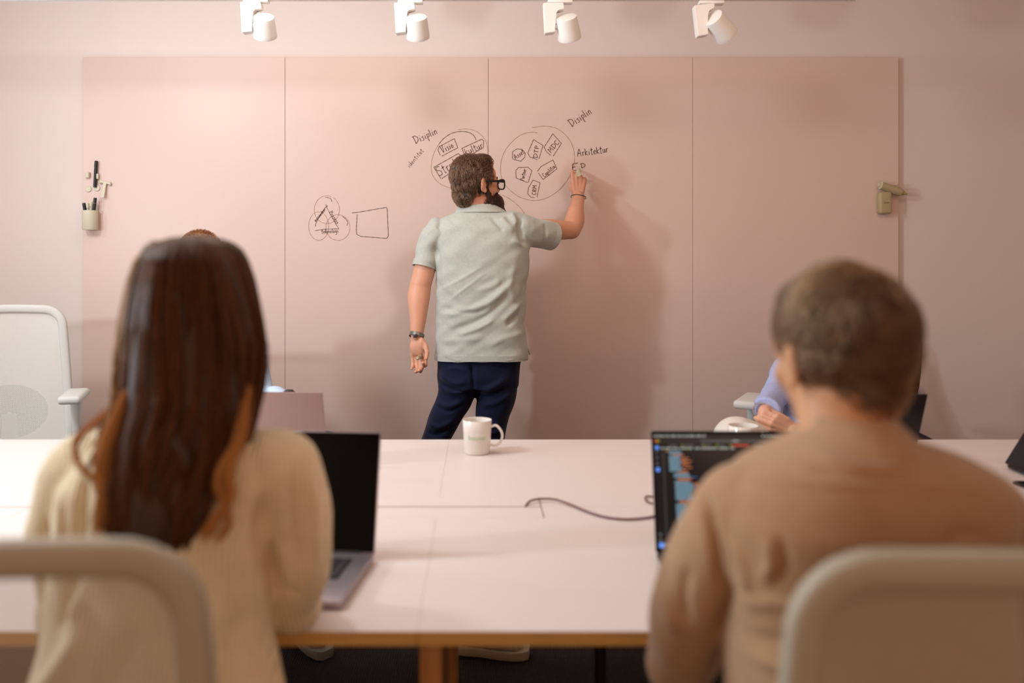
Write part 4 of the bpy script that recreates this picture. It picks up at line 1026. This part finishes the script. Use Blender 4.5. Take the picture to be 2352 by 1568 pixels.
# ================= the long haired woman, near left
DWm = 1.30
chair((-75 - PPX) * .875 / F + .0, .875 + .262, R(180 + 3), 1.048, 'grey mesh chair holding the woman in the cream sweater')
wom = thing('person', 'woman with long brown hair and cream ribbed sweater seated at the table', 'person', (-.44, 1.2, 0))
HW = headM(at(452, 742, 1.37), 8, -6, 0)
b_ = bmesh.new(); head_shapes(b_, HW, True)
limb(b_, [HW @ Vector((0, -.02, -.05)), at(440, 950, 1.33), at(438, 1010, 1.32)], [.052, .052, .07], k=3)
ell(b_, at(430, 1130, 1.30), (.14, .07, .12), seg=24)
# forearms on the table
elR = Vector((-.285, 1.36, .81)); wrR = Vector((-.33, 1.52, .768)); elL = Vector((-.60, 1.33, .83)); wrL = Vector((-.47, 1.53, .768))
for e_, w_, s in ((elR, wrR, -1), (elL, wrL, 1)):
    limb(b_, [e_.lerp(w_, .25), e_.lerp(w_, .6), w_], [.026, .028, .024], k=4)
    hand_shapes(b_, axes(w_, (1, 0, 0), (-.05 * s, 1, 0)), s * 1 * -1 * -1 if s == 1 else -1, [(14, 28, 18)] * 4, None, .9)
fuse('body', b_, .0036, M_skin2, wom, 3); face_parts(HW, wom, mat('brow_dark', (50, 34, 26), .8), (194, 112, 102))
M_cre = mat('cream_knit', (252, 232, 192), .9, var=.05, vscale=40, sheen=.3, sss=0)
wavebump(M_cre, 45, 'X', .8, .004, .6)
bm = bmesh.new()
pxloft(bm, [(972, 385, 490, 1.31, .062), (986, 310, 550, 1.31, .085), (1008, 240, 625, 1.31, .10), (1045, 180, 660, 1.31, .118), (1100, 150, 660, 1.30, .128), (1180, 150, 640, 1.29, .130), (1280, 148, 620, 1.28, .135), (1380, 130, 612, 1.27, .14), (1480, 110, 622, 1.26, .145), (1600, 85, 650, 1.25, .15), (1750, 70, 670, 1.24, .16), (1900, 75, 660, 1.24, .16)], p=2.3)
shR, shL = at(650, 1088, 1.31), at(190, 1090, 1.31)
eR = at(668, 1385, 1.39); eL = at(150, 1400, 1.35)
limb(bm, [at(590, 1070, 1.31), shR, at(688, 1170, 1.32), at(685, 1280, 1.34), eR], [(.060, .075), (.062, .075), (.046, .066), (.050, .062), (.040, .05)], ref=(1, 0, 0), k=5, n=28)
limb(bm, [at(255, 1070, 1.31), shL, at(150, 1170, 1.31), at(145, 1280, 1.33), eL], [(.060, .075), (.062, .075), (.040, .066), (.046, .060), (.040, .05)], ref=(1, 0, 0), k=5, n=28)
limb(bm, [eR, wrR + Vector((.01, -.05, .02)), wrR + Vector((0, -.03, .008))], [.05, .042, .036], k=4); limb(bm, [eL, elL.lerp(wrL, .5) + Vector((0, 0, .01)), wrL + Vector((0, -.03, .008))], [.05, .044, .036], k=4)
FW = [([(600, 1130), (598, 1230), (606, 1330), (612, 1420)], 12, -.02), ([(640, 1100), (632, 1220), (640, 1330), (655, 1420)], 10, .008), ([(690, 1080), (705, 1200), (700, 1320), (680, 1400)], 12, .008), ([(665, 1090), (668, 1220), (672, 1340)], 7, -.008), ([(620, 1380), (640, 1400), (665, 1405)], 7, -.010),
      ([(200, 1060), (215, 1160), (210, 1300), (180, 1420)], 14, -.014), ([(150, 1100), (160, 1220), (165, 1330)], 12, .008), ([(300, 1568), (250, 1420), (200, 1300)], 22, .010), ([(480, 1568), (500, 1450), (520, 1330)], 22, .008), ([(560, 1568), (545, 1480), (560, 1380)], 14, -.008), ([(130, 1568), (200, 1480), (260, 1390)], 22, .014), ([(240, 1568), (330, 1470), (370, 1390)], 20, -.010)]
def swf(me): wobble(me, .006, 9); folds(me, FW, 1.22)
sw = fuse('sweater', bm, .006, M_cre, wom, 5, swf)
# olive trousers under the table
M_olv = mat('olive_trousers', (96, 76, 50), .85, bump=.1, bscale=700)
bm = bmesh.new()
for s, kx in ((1, -.285), (-1, -.52)):
    hx = -.42 + .09 * s
    kn_ = Vector((kx, 1.50, .56)); an = Vector((kx + .02, 1.62, .12))
    if s == 1: kn_ = at(700, 1588, 1.34); kn_ = Vector((-.275, 1.40, .585)); an = Vector((-.27, 1.52, .12))
    limb(bm, [(hx, 1.08, .56), Vector((hx, 1.08, .56)).lerp(kn_, .5), kn_], [.09, .082, .066], k=3); limb(bm, [kn_, kn_.lerp(an, .5), an], [.064, .055, .045], k=3)
ell(bm, (-.43, 1.08, .58), (.18, .12, .10)); fuse('trousers', bm, .008, M_olv, wom, 4)
for kx in (-.27, -.50): shoe(wom, (kx, 1.76, 0), (kx + .01, 1.50, 0), M_black, M_white, ankle=.10)
# long hair: a crescent mantle plus strands
rows = [(564, 449, 78, 1.362, .074), (575, 447, 92, 1.36, .086), (600, 445, 112, 1.355, .100), (650, 446, 128, 1.35, .112), (700, 447, 138, 1.345, .118), (750, 447, 148, 1.34, .118), (800, 446, 156, 1.335, .112), (850, 441, 158, 1.325, .103), (900, 434, 157, 1.31, .092),
        (950, 422, 156, 1.29, .085), (1000, 408, 158, 1.27, .082), (1050, 394, 156, 1.25, .078), (1100, 386, 148, 1.23, .070), (1150, 376, 138, 1.215, .062), (1200, 366, 130, 1.205, .055), (1245, 372, 105, 1.20, .045), (1290, 400, 55, 1.195, .03)]
bm = bmesh.new(); rings = []; NA = 30
for i, (y, xc, hw_, D, ry) in enumerate(rows):
    c = at(xc, y, D); rx = hw_ * D / F
    a0 = R(118) if y < 900 else R(100)
    out = [c + Vector((rx * math.sin(t), -ry * math.cos(t), 0)) for t in np.linspace(-a0, a0, NA)]
    kk = .80 if y < 940 else .55
    inn = [c + Vector((rx * kk * math.sin(t), -ry * kk * math.cos(t), 0)) for t in np.linspace(a0, -a0, NA)]
    rings.append(out + inn)
loft(bm, rings)
ell(bm, HW @ Vector((0, -.012, .042)), (.082, .098, .089), HW.to_3x3(), 24)
whair = fuse('hair', bm, .006, mat('scalp_brown', (58, 34, 18), .6, var=.35, vscale=10, stretch=(14, 14, 1)), wom, 3, lambda me: wobble(me, .006, 14, (2.5, 2.5, .3)))
rows = [(548, 450, 8, 1.366, .010), (553, 450, 48, 1.365, .048)] + rows
ry_ = np.array([r[0] for r in rows], float)
def lockstrands(n, seed, k=28, wave=.008, th0=-1, th1=1):
    g = np.random.default_rng(seed); out = np.empty((n, k, 3))
    th = g.uniform(th0, th1, n) * R(118); end = 1285 - g.gamma(2, 26, n) - 60 * (np.abs(th) > 1) * g.uniform(0, 1, n)
    top = 548 + 22 * g.uniform(0, 1, n) ** 2; lock = np.round(th * 7) / 7 + .0; dep = .955 + .05 * g.uniform(0, 1, n) + .035 * np.sin(lock * 37); pull = g.uniform(.2, .75, n); ph = g.normal(size=n) * .25
    for j in range(k):
        u = j / (k - 1); y = top + (end - top) * u ** 1.25
        xc = np.interp(y, ry_, [r[1] for r in rows]); hw_ = np.interp(y, ry_, [r[2] for r in rows]); D = np.interp(y, ry_, [r[3] for r in rows]); dy = np.interp(y, ry_, [r[4] for r in rows])
        a = th + (lock - th) * pull * min(1, u * 1.5) + .09 * np.sin(u * 6 + lock * 17) * u
        rr = dep + .03 * np.sin(u * 9 + lock * 23) * u + .004 / np.maximum(.02, hw_ * .001)*0
        wv = wave * np.clip((u - .45) * 2, 0, 1) * np.sin(u * 20 + lock * 19 + ph)
        out[:, j, 0] = (xc - PPX) * D / F + (hw_ * D / F * rr + .003) * np.sin(a) + wv
        out[:, j, 1] = D - (dy * rr + .003) * np.cos(a)
        out[:, j, 2] = CH + (PPY - y) * D / F + .004
    return out
A_ = lockstrands(17000, 8)
M_brown = hairmat('long_brown_hair', (82, 50, 26), .42, .75, True)
strands('hair_strands', A_, .0007, M_brown, whair)
strands('lit_side_strands', lockstrands(3500, 9, th0=-1, th1=-.42), .0008, hairmat('lit_brown_hair', (206, 160, 98), .45, .5, True), whair)  # golden light on the left side, put into the strand colour
def wisp(pts, n, D, spread, seed, y1=None):
    g = np.random.default_rng(seed); P = np.array([list(at(x, y, d)) for x, y, d in pts]); Q = crom(P, 5); off = g.normal(size=(n, 1, 3)) * spread
    tt = np.linspace(.3, 1, len(Q))[None, :, None]
    return Q[None] + off * tt * (1 + .3 * np.sin(np.linspace(0, 6, len(Q)))[None, :, None])
ws = [wisp([(300, 860, 1.27), (260, 930, 1.26), (205, 980, 1.24), (172, 1015, 1.22), (178, 1060, 1.205), (215, 1100, 1.19), (250, 1125, 1.18)], 70, 0, .004, 1),
      wisp([(290, 900, 1.24), (262, 980, 1.22), (235, 1060, 1.19), (240, 1130, 1.175), (228, 1215, 1.165)], 120, 0, .007, 2),
      wisp([(575, 830, 1.32), (562, 920, 1.27), (548, 1010, 1.22), (520, 1080, 1.19), (528, 1140, 1.175), (500, 1185, 1.165), (470, 1230, 1.16)], 120, 0, .006, 3),
      wisp([(540, 1010, 1.22), (500, 1090, 1.185), (512, 1150, 1.17), (525, 1200, 1.16), (500, 1240, 1.155)], 60, 0, .004, 4),
      wisp([(585, 700, 1.38), (602, 760, 1.37), (600, 830, 1.35), (575, 890, 1.33), (568, 960, 1.30)], 60, 0, .003, 6)]
mx = max(x.shape[1] for x in ws)
def resample(a, k):
    t = np.linspace(0, a.shape[1] - 1, k); i = np.clip(t.astype(int), 0, a.shape[1] - 2); f = (t - i)[None, :, None]; return a[:, i] * (1 - f) + a[:, i + 1] * f
strands('hair_wisps', np.concatenate([resample(x, 26) for x in ws]), .0006, hairmat('long_brown_hair_light', (186, 128, 70), .45, .4, True), whair)

# ================= the short haired man, near right
chair(.547, .846 + .262, R(180 - 4), 1.046, 'grey mesh chair holding the man in the brown shirt')
nm = thing('person', 'man with short light brown hair and brown shirt seated at the table', 'person', (.46, 1.05, 0))
DN = 1.08
HN = headM(at(1928, 822, 1.09), -15, -4, -3) @ Matrix.Scale(.92, 4)
b_ = bmesh.new(); head_shapes(b_, HN)
limb(b_, [HN @ Vector((0, -.022, -.04)), at(1942, 930, 1.075), at(1950, 1030, 1.06)], [.060, .056, .060], k=3)
ell(b_, at(1950, 1230, 1.06), (.14, .07, .12), seg=24)
eLn = at(1562, 1520, 1.20); wLn = Vector((.43, 1.47, .775)); eRn = Vector((.74, 1.2, .83)); wRn = Vector((.60, 1.47, .775))
for e_, w_, s in ((eLn, wLn, 1), (eRn, wRn, -1)):
    limb(b_, [e_, e_.lerp(w_, .5), w_], [.042, .038, .028], k=4)
    hand_shapes(b_, axes(w_, (1, 0, 0), (.1 * s, 1, 0)), s, [(14, 28, 18)] * 4)
fuse('body', b_, .0036, M_skin3, nm, 3); face_parts(HN, nm, mat('brow_brown', (110, 80, 54), .8))
ncap = [((0, -.014, .038), (.077, .100, .086)), ((0, .026, .080), (.054, .050, .036)), ((0, -.052, -.030), (.052, .040, .048)), ((0, -.028, .005), (.078, .076, .055))]
bm = bmesh.new()
for c, r in ncap: ell(bm, HN @ Vector(c), [x * (.985 if i_ < 2 else .965) for i_, x in enumerate(r)], HN.to_3x3(), 28)
M_scl = mat('scalp_light_brown', (92, 72, 52), .8, var=.25, vscale=40, bump=.4, bscale=120)
nh = fuse('hair', bm, .005, M_scl, nm, 4, lambda me: wobble(me, .004, 40))
cr = np.array([.008, -.085, .085])
def nflow(p):
    v = p - cr; r_ = np.linalg.norm(v, axis=1)[:, None] + 1e-6; v = v / r_
    ax = np.array([0, -.7, .7]); t = np.cross(np.tile(ax, (len(p), 1)), v)
    return v + .75 * t * np.exp(-r_ * 12)
keepn = lambda p: ~((p[:, 1] > .066) & (p[:, 2] < .082)) & ~((p[:, 1] > .02) & (p[:, 2] < .02)) & ~((np.abs(p[:, 0]) > .064) & (p[:, 1] > -.03) & (p[:, 2] < .025)) & (p[:, 2] > -.068)
lenn = lambda p: np.interp(p[:, 2], [-.08, -.02, .03, .08], [.004, .008, .022, .042])
A_ = hair_on(ncap, 14000, lenn, nflow, 10, (.0010, .05), .011, keepn, 9, clump=85)
strands('hair_strands', xf(A_, HN), .0008, hairmat('light_brown_hair', (78, 54, 32), .4, .85), nh)
M_shirt = mat('brown_shirt', (176, 140, 104), .9, var=.05, vscale=60, bump=.2, bscale=900, sheen=.25)
bm = bmesh.new()
pxloft(bm, [(985, 1850, 2052, 1.06, .066), (1008, 1825, 2105, 1.06, .085), (1035, 1770, 2190, 1.06, .098), (1068, 1700, 2255, 1.06, .11), (1110, 1655, 2300, 1.06, .122), (1180, 1640, 2310, 1.05, .13), (1280, 1655, 2300, 1.045, .135), (1400, 1672, 2290, 1.04, .138), (1520, 1680, 2290, 1.035, .142), (1700, 1690, 2300, 1.03, .15), (1900, 1700, 2300, 1.03, .15)], p=2.3)
limb(bm, [at(1790, 1150, 1.06), at(1700, 1185, 1.065), at(1618, 1310, 1.10), at(1575, 1430, 1.15), eLn], [(.055, .070), (.058, .070), (.047, .062), (.046, .058), (.047, .05)], ref=(1, 0, 0), k=5, n=28)
limb(bm, [at(2150, 1150, 1.06), at(2250, 1190, 1.065), at(2335, 1310, 1.10), at(2365, 1430, 1.14), eRn], [(.055, .070), (.058, .070), (.050, .062), (.048, .058), (.047, .05)], ref=(1, 0, 0), k=5, n=28)
limb(bm, [eLn, eLn.lerp(wLn, .5), wLn.lerp(eLn, .12)], [.048, .044, .036], k=4); limb(bm, [eRn, eRn.lerp(wRn, .5), wRn.lerp(eRn, .12)], [.048, .044, .036], k=4)
FN = [([(1655, 1150), (1650, 1220), (1662, 1300), (1678, 1390)], 8, -.014), ([(1675, 1330), (1690, 1400), (1685, 1480), (1678, 1540)], 9, -.012), ([(1740, 1220), (1752, 1270), (1735, 1320)], 9, .008), ([(1690, 1240), (1705, 1300), (1715, 1360)], 8, .007), ([(1765, 1200), (1775, 1260), (1755, 1320)], 7, -.006), ([(1700, 1390), (1750, 1360), (1800, 1350)], 9, .006),
      ([(1660, 1125), (1800, 1100), (1960, 1092), (2120, 1100), (2260, 1120)], 6, .0035), ([(1860, 1040), (1960, 1062), (2080, 1055)], 9, .006), ([(1840, 1055), (1940, 1078), (2060, 1075)], 7, -.005), ([(1560, 1400), (1575, 1470), (1600, 1540)], 12, .008), ([(1610, 1330), (1600, 1420), (1620, 1500)], 10, -.007), ([(1705, 1500), (1760, 1490), (1820, 1500)], 10, .007), ([(1700, 1460), (1780, 1430), (1830, 1430)], 9, -.006), ([(2060, 1210), (2160, 1190), (2260, 1220)], 14, -.006)]
def shf(me): wobble(me, .005, 9); folds(me, FN, .99)
shirt = fuse('shirt', bm, .0055, M_shirt, nm, 5, shf)
bm = bmesh.new(); rings = []
for (y, xl, xr, ry) in ((950, 1868, 2030, .060), (948, 1860, 2038, .066), (975, 1850, 2062, .076), (1012, 1832, 2100, .092), (1016, 1836, 2098, .090), (1008, 1845, 2080, .080), (960, 1876, 2022, .055)):
    A, B = at(xl, y, 1.06), at(xr, y, 1.06); rr_ = ring((A + B) / 2, (B.x - A.x) / 2, ry, 2.1, 48)
    for p in rr_: p.z -= .03 * max(0, (p.y - 1.06) / .08)
    rings.append(rr_)
V = [[bm.verts.new(p) for p in r_] for r_ in rings]
for i in range(len(V)):
    for j in range(48): bm.faces.new((V[i][j], V[i][(j + 1) % 48], V[(i + 1) % len(V)][(j + 1) % 48], V[(i + 1) % len(V)][j]))
obj('collar', bm, M_shirt, shirt)
bm = bmesh.new()
for s in (1, -1):
    hx = .46 + .09 * s; kn_ = Vector((.46 + .14 * s, 1.46, .56)); an = Vector((.46 + .15 * s, 1.60, .12))
    limb(bm, [(hx, 1.02, .56), Vector((hx, 1.02, .56)).lerp(kn_, .5), kn_], [.095, .085, .068], k=3); limb(bm, [kn_, kn_.lerp(an, .5), an], [.066, .058, .048], k=3)
ell(bm, (.46, 1.02, .58), (.19, .12, .10)); fuse('trousers', bm, .008, mat('black_trousers', (30, 28, 30), .85), nm, 4)
for s in (1, -1): shoe(nm, (.46 + .16 * s, 1.80, 0), (.46 + .14 * s, 1.54, 0), M_black, M_white, ankle=.10)

# ================= seated people on the far side
def seated(label, head, yaw, pitch, M_top, M_leg, hair_m, hairfn, shoulders, skinm, arms, legs, female=True, topname='shirt', torso=None, base=None, legr=.078, voxel=.0042, tophalf=.185, hips=None):
    t = thing('person', label, 'person', base)
    H = headM(head, yaw, pitch)
    b = bmesh.new(); head_shapes(b, H, female)
    sh_c = Vector(shoulders)
    limb(b, [H @ Vector((0, -.02, -.05)), sh_c + Vector((0, 0, .03)), sh_c - Vector((0, 0, .05))], [.053, .056, .075], k=3)
    for a in arms:
        e_, w_ = Vector(a['elbow']), Vector(a['wrist'])
        limb(b, [e_, e_.lerp(w_, .5), w_], [.038, .034, .025], k=4)
        hand_shapes(b, axes(w_, a['hx'], a['hy']), a['side'], a.get('curls'), a.get('thumb'), a.get('scale', .92))
    fuse('body', b, voxel if not any(a.get('fine') for a in arms) else .003, skinm, t, 2); face_parts(H, t, hair_m)
    b = bmesh.new(); hp = Vector(hips)
    rings = []
    for u, hw_, dp in ((0, .05, .055), (.04, .10, .075), (.09, tophalf * .92, .09), (.16, tophalf, .105), (.35, tophalf * .93, .11), (.7, tophalf * .86, .11), (1, tophalf * .92, .12)):
        c = (sh_c + Vector((0, 0, .05))).lerp(hp, u); rings.append(ring(c, hw_, dp, 2.3, 40))
    loft(b, rings)
    for a, s in zip(arms, (-1, 1)):
        S_ = sh_c + Vector((a['sx'], 0, -.035)); e_, w_ = Vector(a['elbow']), Vector(a['wrist'])
        limb(b, [S_, S_.lerp(e_, .5), e_], [.062, .056, .050], k=4); limb(b, [e_, e_.lerp(w_, .45), e_.lerp(w_, a.get('cuff', .9))], [.050, .046, a.get('cuffr', .036)], k=4, ends=False)
    fuse(topname, b, .006, M_top, t, 4, lambda me: wobble(me, .006, 14))
    b = bmesh.new()
    for hx, kn_, an in legs:
        h0 = hp + Vector((hx, -.02, .02)); kn_ = Vector(kn_); an = Vector(an)
        limb(b, [h0, h0.lerp(kn_, .5), kn_], [legr * 1.1, legr * 1.02, legr], k=3); limb(b, [kn_, kn_.lerp(an, .45), an], [legr * .98, legr * .72, .048], k=3)
    ell(b, hp + Vector((0, 0, .02)), (.18, .13, .10)); fuse('trousers', b, .008, M_leg, t, 4)
    return t, H
def short_hair(t, H, m_cap, m_str, n=3500):
    bm = bmesh.new()
    for c, r in ncap: ell(bm, H @ Vector(c), [x * .97 for x in r], H.to_3x3(), 24)
    h = fuse('hair', bm, .006, m_cap, t, 3)
    strands('hair_strands', xf(hair_on(ncap, n, lenn, nflow, 8, (.002, .03), .010, keepn, 12), H), .0011, m_str, h)
def long_hair(t, H, m_cap, m_str, length=.30, n=2500):
    bm = bmesh.new(); ell(bm, H @ Vector((0, -.016, .040)), (.083, .100, .086), H.to_3x3(), 24)
    rings = []
    for i in range(8):
        z = .05 - i * (length + .05) / 7; a0 = R(115)
        rx, ry = .086 + .02 * math.sin(i / 7 * 3), .10 - .006 * i
        rings.append([H @ Vector((rx * math.sin(u), -ry * math.cos(u) - .01, z)) for u in np.linspace(-a0, a0, 20)] + [H @ Vector((rx * .75 * math.sin(u), -ry * .75 * math.cos(u) - .01, z)) for u in np.linspace(a0, -a0, 20)])
    loft(bm, rings); h = fuse('hair', bm, .006, m_cap, t, 3, lambda me: wobble(me, .005, 25, (2, 2, .4)))
    g = np.random.default_rng(2); th = g.uniform(-1, 1, n) * R(125); k = 16; out = np.empty((n, k, 3)); e = length * g.uniform(.75, 1.05, n); ph = g.uniform(0, 6.28, n)
    for j in range(k):
        u = j / (k - 1); z = .122 - (e + .122) * u; f = np.clip((.125 - z) / .10, .02, 1) ** .5
        rx = (.088 + .02 * np.sin(u * 3)) * f; ry = (.104 - .03 * u) * f
        out[:, j] = np.stack([rx * np.sin(th) + .004 * u * np.sin(u * 14 + ph), -ry * np.cos(th) - .01, z], 1)
    strands('hair_strands', xf(out, H), .0009, m_str, h)

M_lblue = mat('light_blue_shirt', (186, 204, 226), .85, bump=.1, bscale=600)
M_bbl = mat('blue_blazer', (176, 188, 232), .85, var=.05, vscale=90, bump=.15, bscale=900)
M_wh = mat('white_cloth', (226, 220, 212), .85, bump=.1, bscale=600)
M_lav = mat('lavender_blouse', (196, 190, 206), .85)
# far left person, hidden behind the woman apart from crown, sleeve, cuff, knee and shoes
p4, H4 = seated('person in light blue shirt mostly hidden behind the long haired woman', at(458, 606, 3.30), 180 - 4, 0, M_lblue, M_navy, mat('brow_brown', (110, 80, 54), .8), None, at(455, 725, 3.36), M_skin2,
    [dict(elbow=at(320, 880, 3.30), wrist=at(480, 950, 3.02), hx=(-1, 0, 0), hy=(.5, -1, -.1), side=1, sx=-.17, curls=[(15, 25, 15)] * 4),
     dict(elbow=at(600, 920, 3.24), wrist=at(672, 917, 3.06), hx=(-1, -.2, 0), hy=(.15, -1, -.5), side=-1, sx=.17, cuff=.82, cuffr=.033, curls=[(15, 25, 15)] * 4)],
    [(-.10, (-1.22, 3.02, .53), (-1.25, 3.0, .10)), (.10, at(748, 1028, 3.08), (-.60, 2.98, .10))], False, base=(-1.06, 3.3, 0), hips=(-1.05, 3.45, .56), legr=.062)
short_hair(p4, H4, mat('scalp_auburn', (112, 74, 44), .8), hairmat('auburn_hair', (100, 60, 30), .3, .5))
bm = bmesh.new(); c = at(664, 917, 3.06); 
wt2 = thing('wrist_watch', 'black watch on the cuffed wrist above the rose silver laptop', 'watch', tuple(c)); bm.free()
band('strap', c, (at(672, 917, 3.06) - at(592, 925, 3.24)), (0, 0, 1), .030, .027, .018, M_black, wt2, .004)
bm = bmesh.new(); q = c + Vector((.0, -.004, .030)); box(bm, q, (.024, .030, .009), .003); obj('watch_case', bm, M_black, wt2)
M_snk = mat('white_sneaker', (196, 188, 168), .7); M_gum = mat('sneaker_sole', (190, 178, 148), .6); M_snk2 = mat('grey_sneaker', (110, 122, 124), .7); M_sole2 = mat('grey_sole', (150, 156, 152), .6)
shoe(p4, at(1215, 1507, 2.95), at(1035, 1490, 2.99), M_snk, M_gum, .052)
shoe(p4, at(752, 1512, 2.93), at(660, 1440, 3.08), M_snk2, M_sole2, .048)
chair(-1.19, 3.42, R(-2), 1.0, 'pale mesh chair behind the person in the light blue shirt', M_netw, frame=mat('pale_frame', (206, 203, 198), .5))
chair(-1.915, 3.42, R(16), 1.135, 'empty pale mesh chair at the far left by the wall', M_netw, arm=.30, armh=.33, frame=mat('pale_frame', (206, 203, 198), .5))
# woman in the blue blazer, hands folded
DA = 3.12
p5, H5 = seated('woman in light blue blazer and white trousers with folded hands', at(1915, 690, 3.43), 180 + 10, 4, M_bbl, M_wh, mat('brow_dark', (50, 34, 26), .8), None, at(1905, 830, 3.46), M_skin2,
    [dict(elbow=at(1782, 905, 3.36), wrist=at(1757, 947, DA), hx=(-.55, .1, -.8), hy=(.72, -.35, -.62), side=1, sx=-.165, cuff=.92, cuffr=.052, curls=[(20, 30, 18)] * 4, fine=1, scale=.95),
     dict(elbow=at(1925, 1010, 3.34), wrist=at(1822, 988, DA - .03), hx=(.35, 0, .9), hy=(-.9, -.1, .42), side=-1, sx=.165, cuff=.88, cuffr=.036, curls=[(35, 55, 30)] * 4, scale=.95)],
    [(-.10, at(1692, 1012, 3.05), (1.05, 2.98, .10)), (.10, at(1850, 1040, 3.0), (1.12, 3.0, .10))], True, 'blazer', base=(1.30, 3.3, 0), hips=(1.32, 3.36, .56), legr=.086)
long_hair(p5, H5, mat('scalp_brown', (58, 34, 20), .6), M_brown, .22)
bm = bmesh.new(); bm.free()
band('bracelet', at(1749, 942, DA + .02), (at(1757, 947, DA) - at(1782, 905, 3.36)), (1, 0, 0), .0275, .025, .008, mat('silver_bracelet', (200, 186, 178), .25, metal=.6), p5, .003)
for s in (0, 1): shoe(p5, (1.02 + .14 * s, 2.86, 0), (1.06 + .14 * s, 3.10, 0), M_wh, M_white)
chair(1.33, 3.20, R(-28), 1.0, 'pale mesh chair of the woman in the blue blazer', M_netw, arm=(.32, .215), armh=.335, w0=.18, w1=.2, frame=mat('grey_green_frame', (186, 190, 184), .5))
# woman with long hair behind the dark laptop
p6, H6 = seated('woman with long brown hair mostly hidden behind the short haired man', at(2052, 795, 3.42), 180 + 2, -8, M_lav, M_navy, mat('brow_dark', (50, 34, 26), .8), None, at(2040, 902, 3.50), M_skin2,
    [dict(elbow=(1.50, 3.38, .76), wrist=(1.27, 3.12, .80), hx=(-1, 0, 0), hy=(.1, -1, 0), side=1, sx=-.13), dict(elbow=(1.68, 3.44, .76), wrist=(1.40, 3.14, .80), hx=(-1, 0, 0), hy=(-.2, -1, 0), side=-1, sx=.03)],
    [(-.09, (1.66, 3.12, .54), (1.66, 3.1, .10)), (.09, (1.82, 3.12, .54), (1.82, 3.1, .10))], True, 'blouse', base=(1.68, 3.6, 0), hips=(1.68, 3.72, .56), legr=.068, tophalf=.15)
long_hair(p6, H6, mat('scalp_brown', (58, 34, 20), .6), M_brown, .26)
for s in (0, 1): shoe(p6, (1.66 + .16 * s, 2.92, 0), (1.66 + .16 * s, 3.16, 0), M_black, M_white)
chair(1.68, 3.80, R(2), .98, 'pale mesh chair behind the woman at the dark laptop', M_netw, arm=(.20, .13), frame=mat('pale_frame', (206, 203, 198), .5), seat_z=.45)
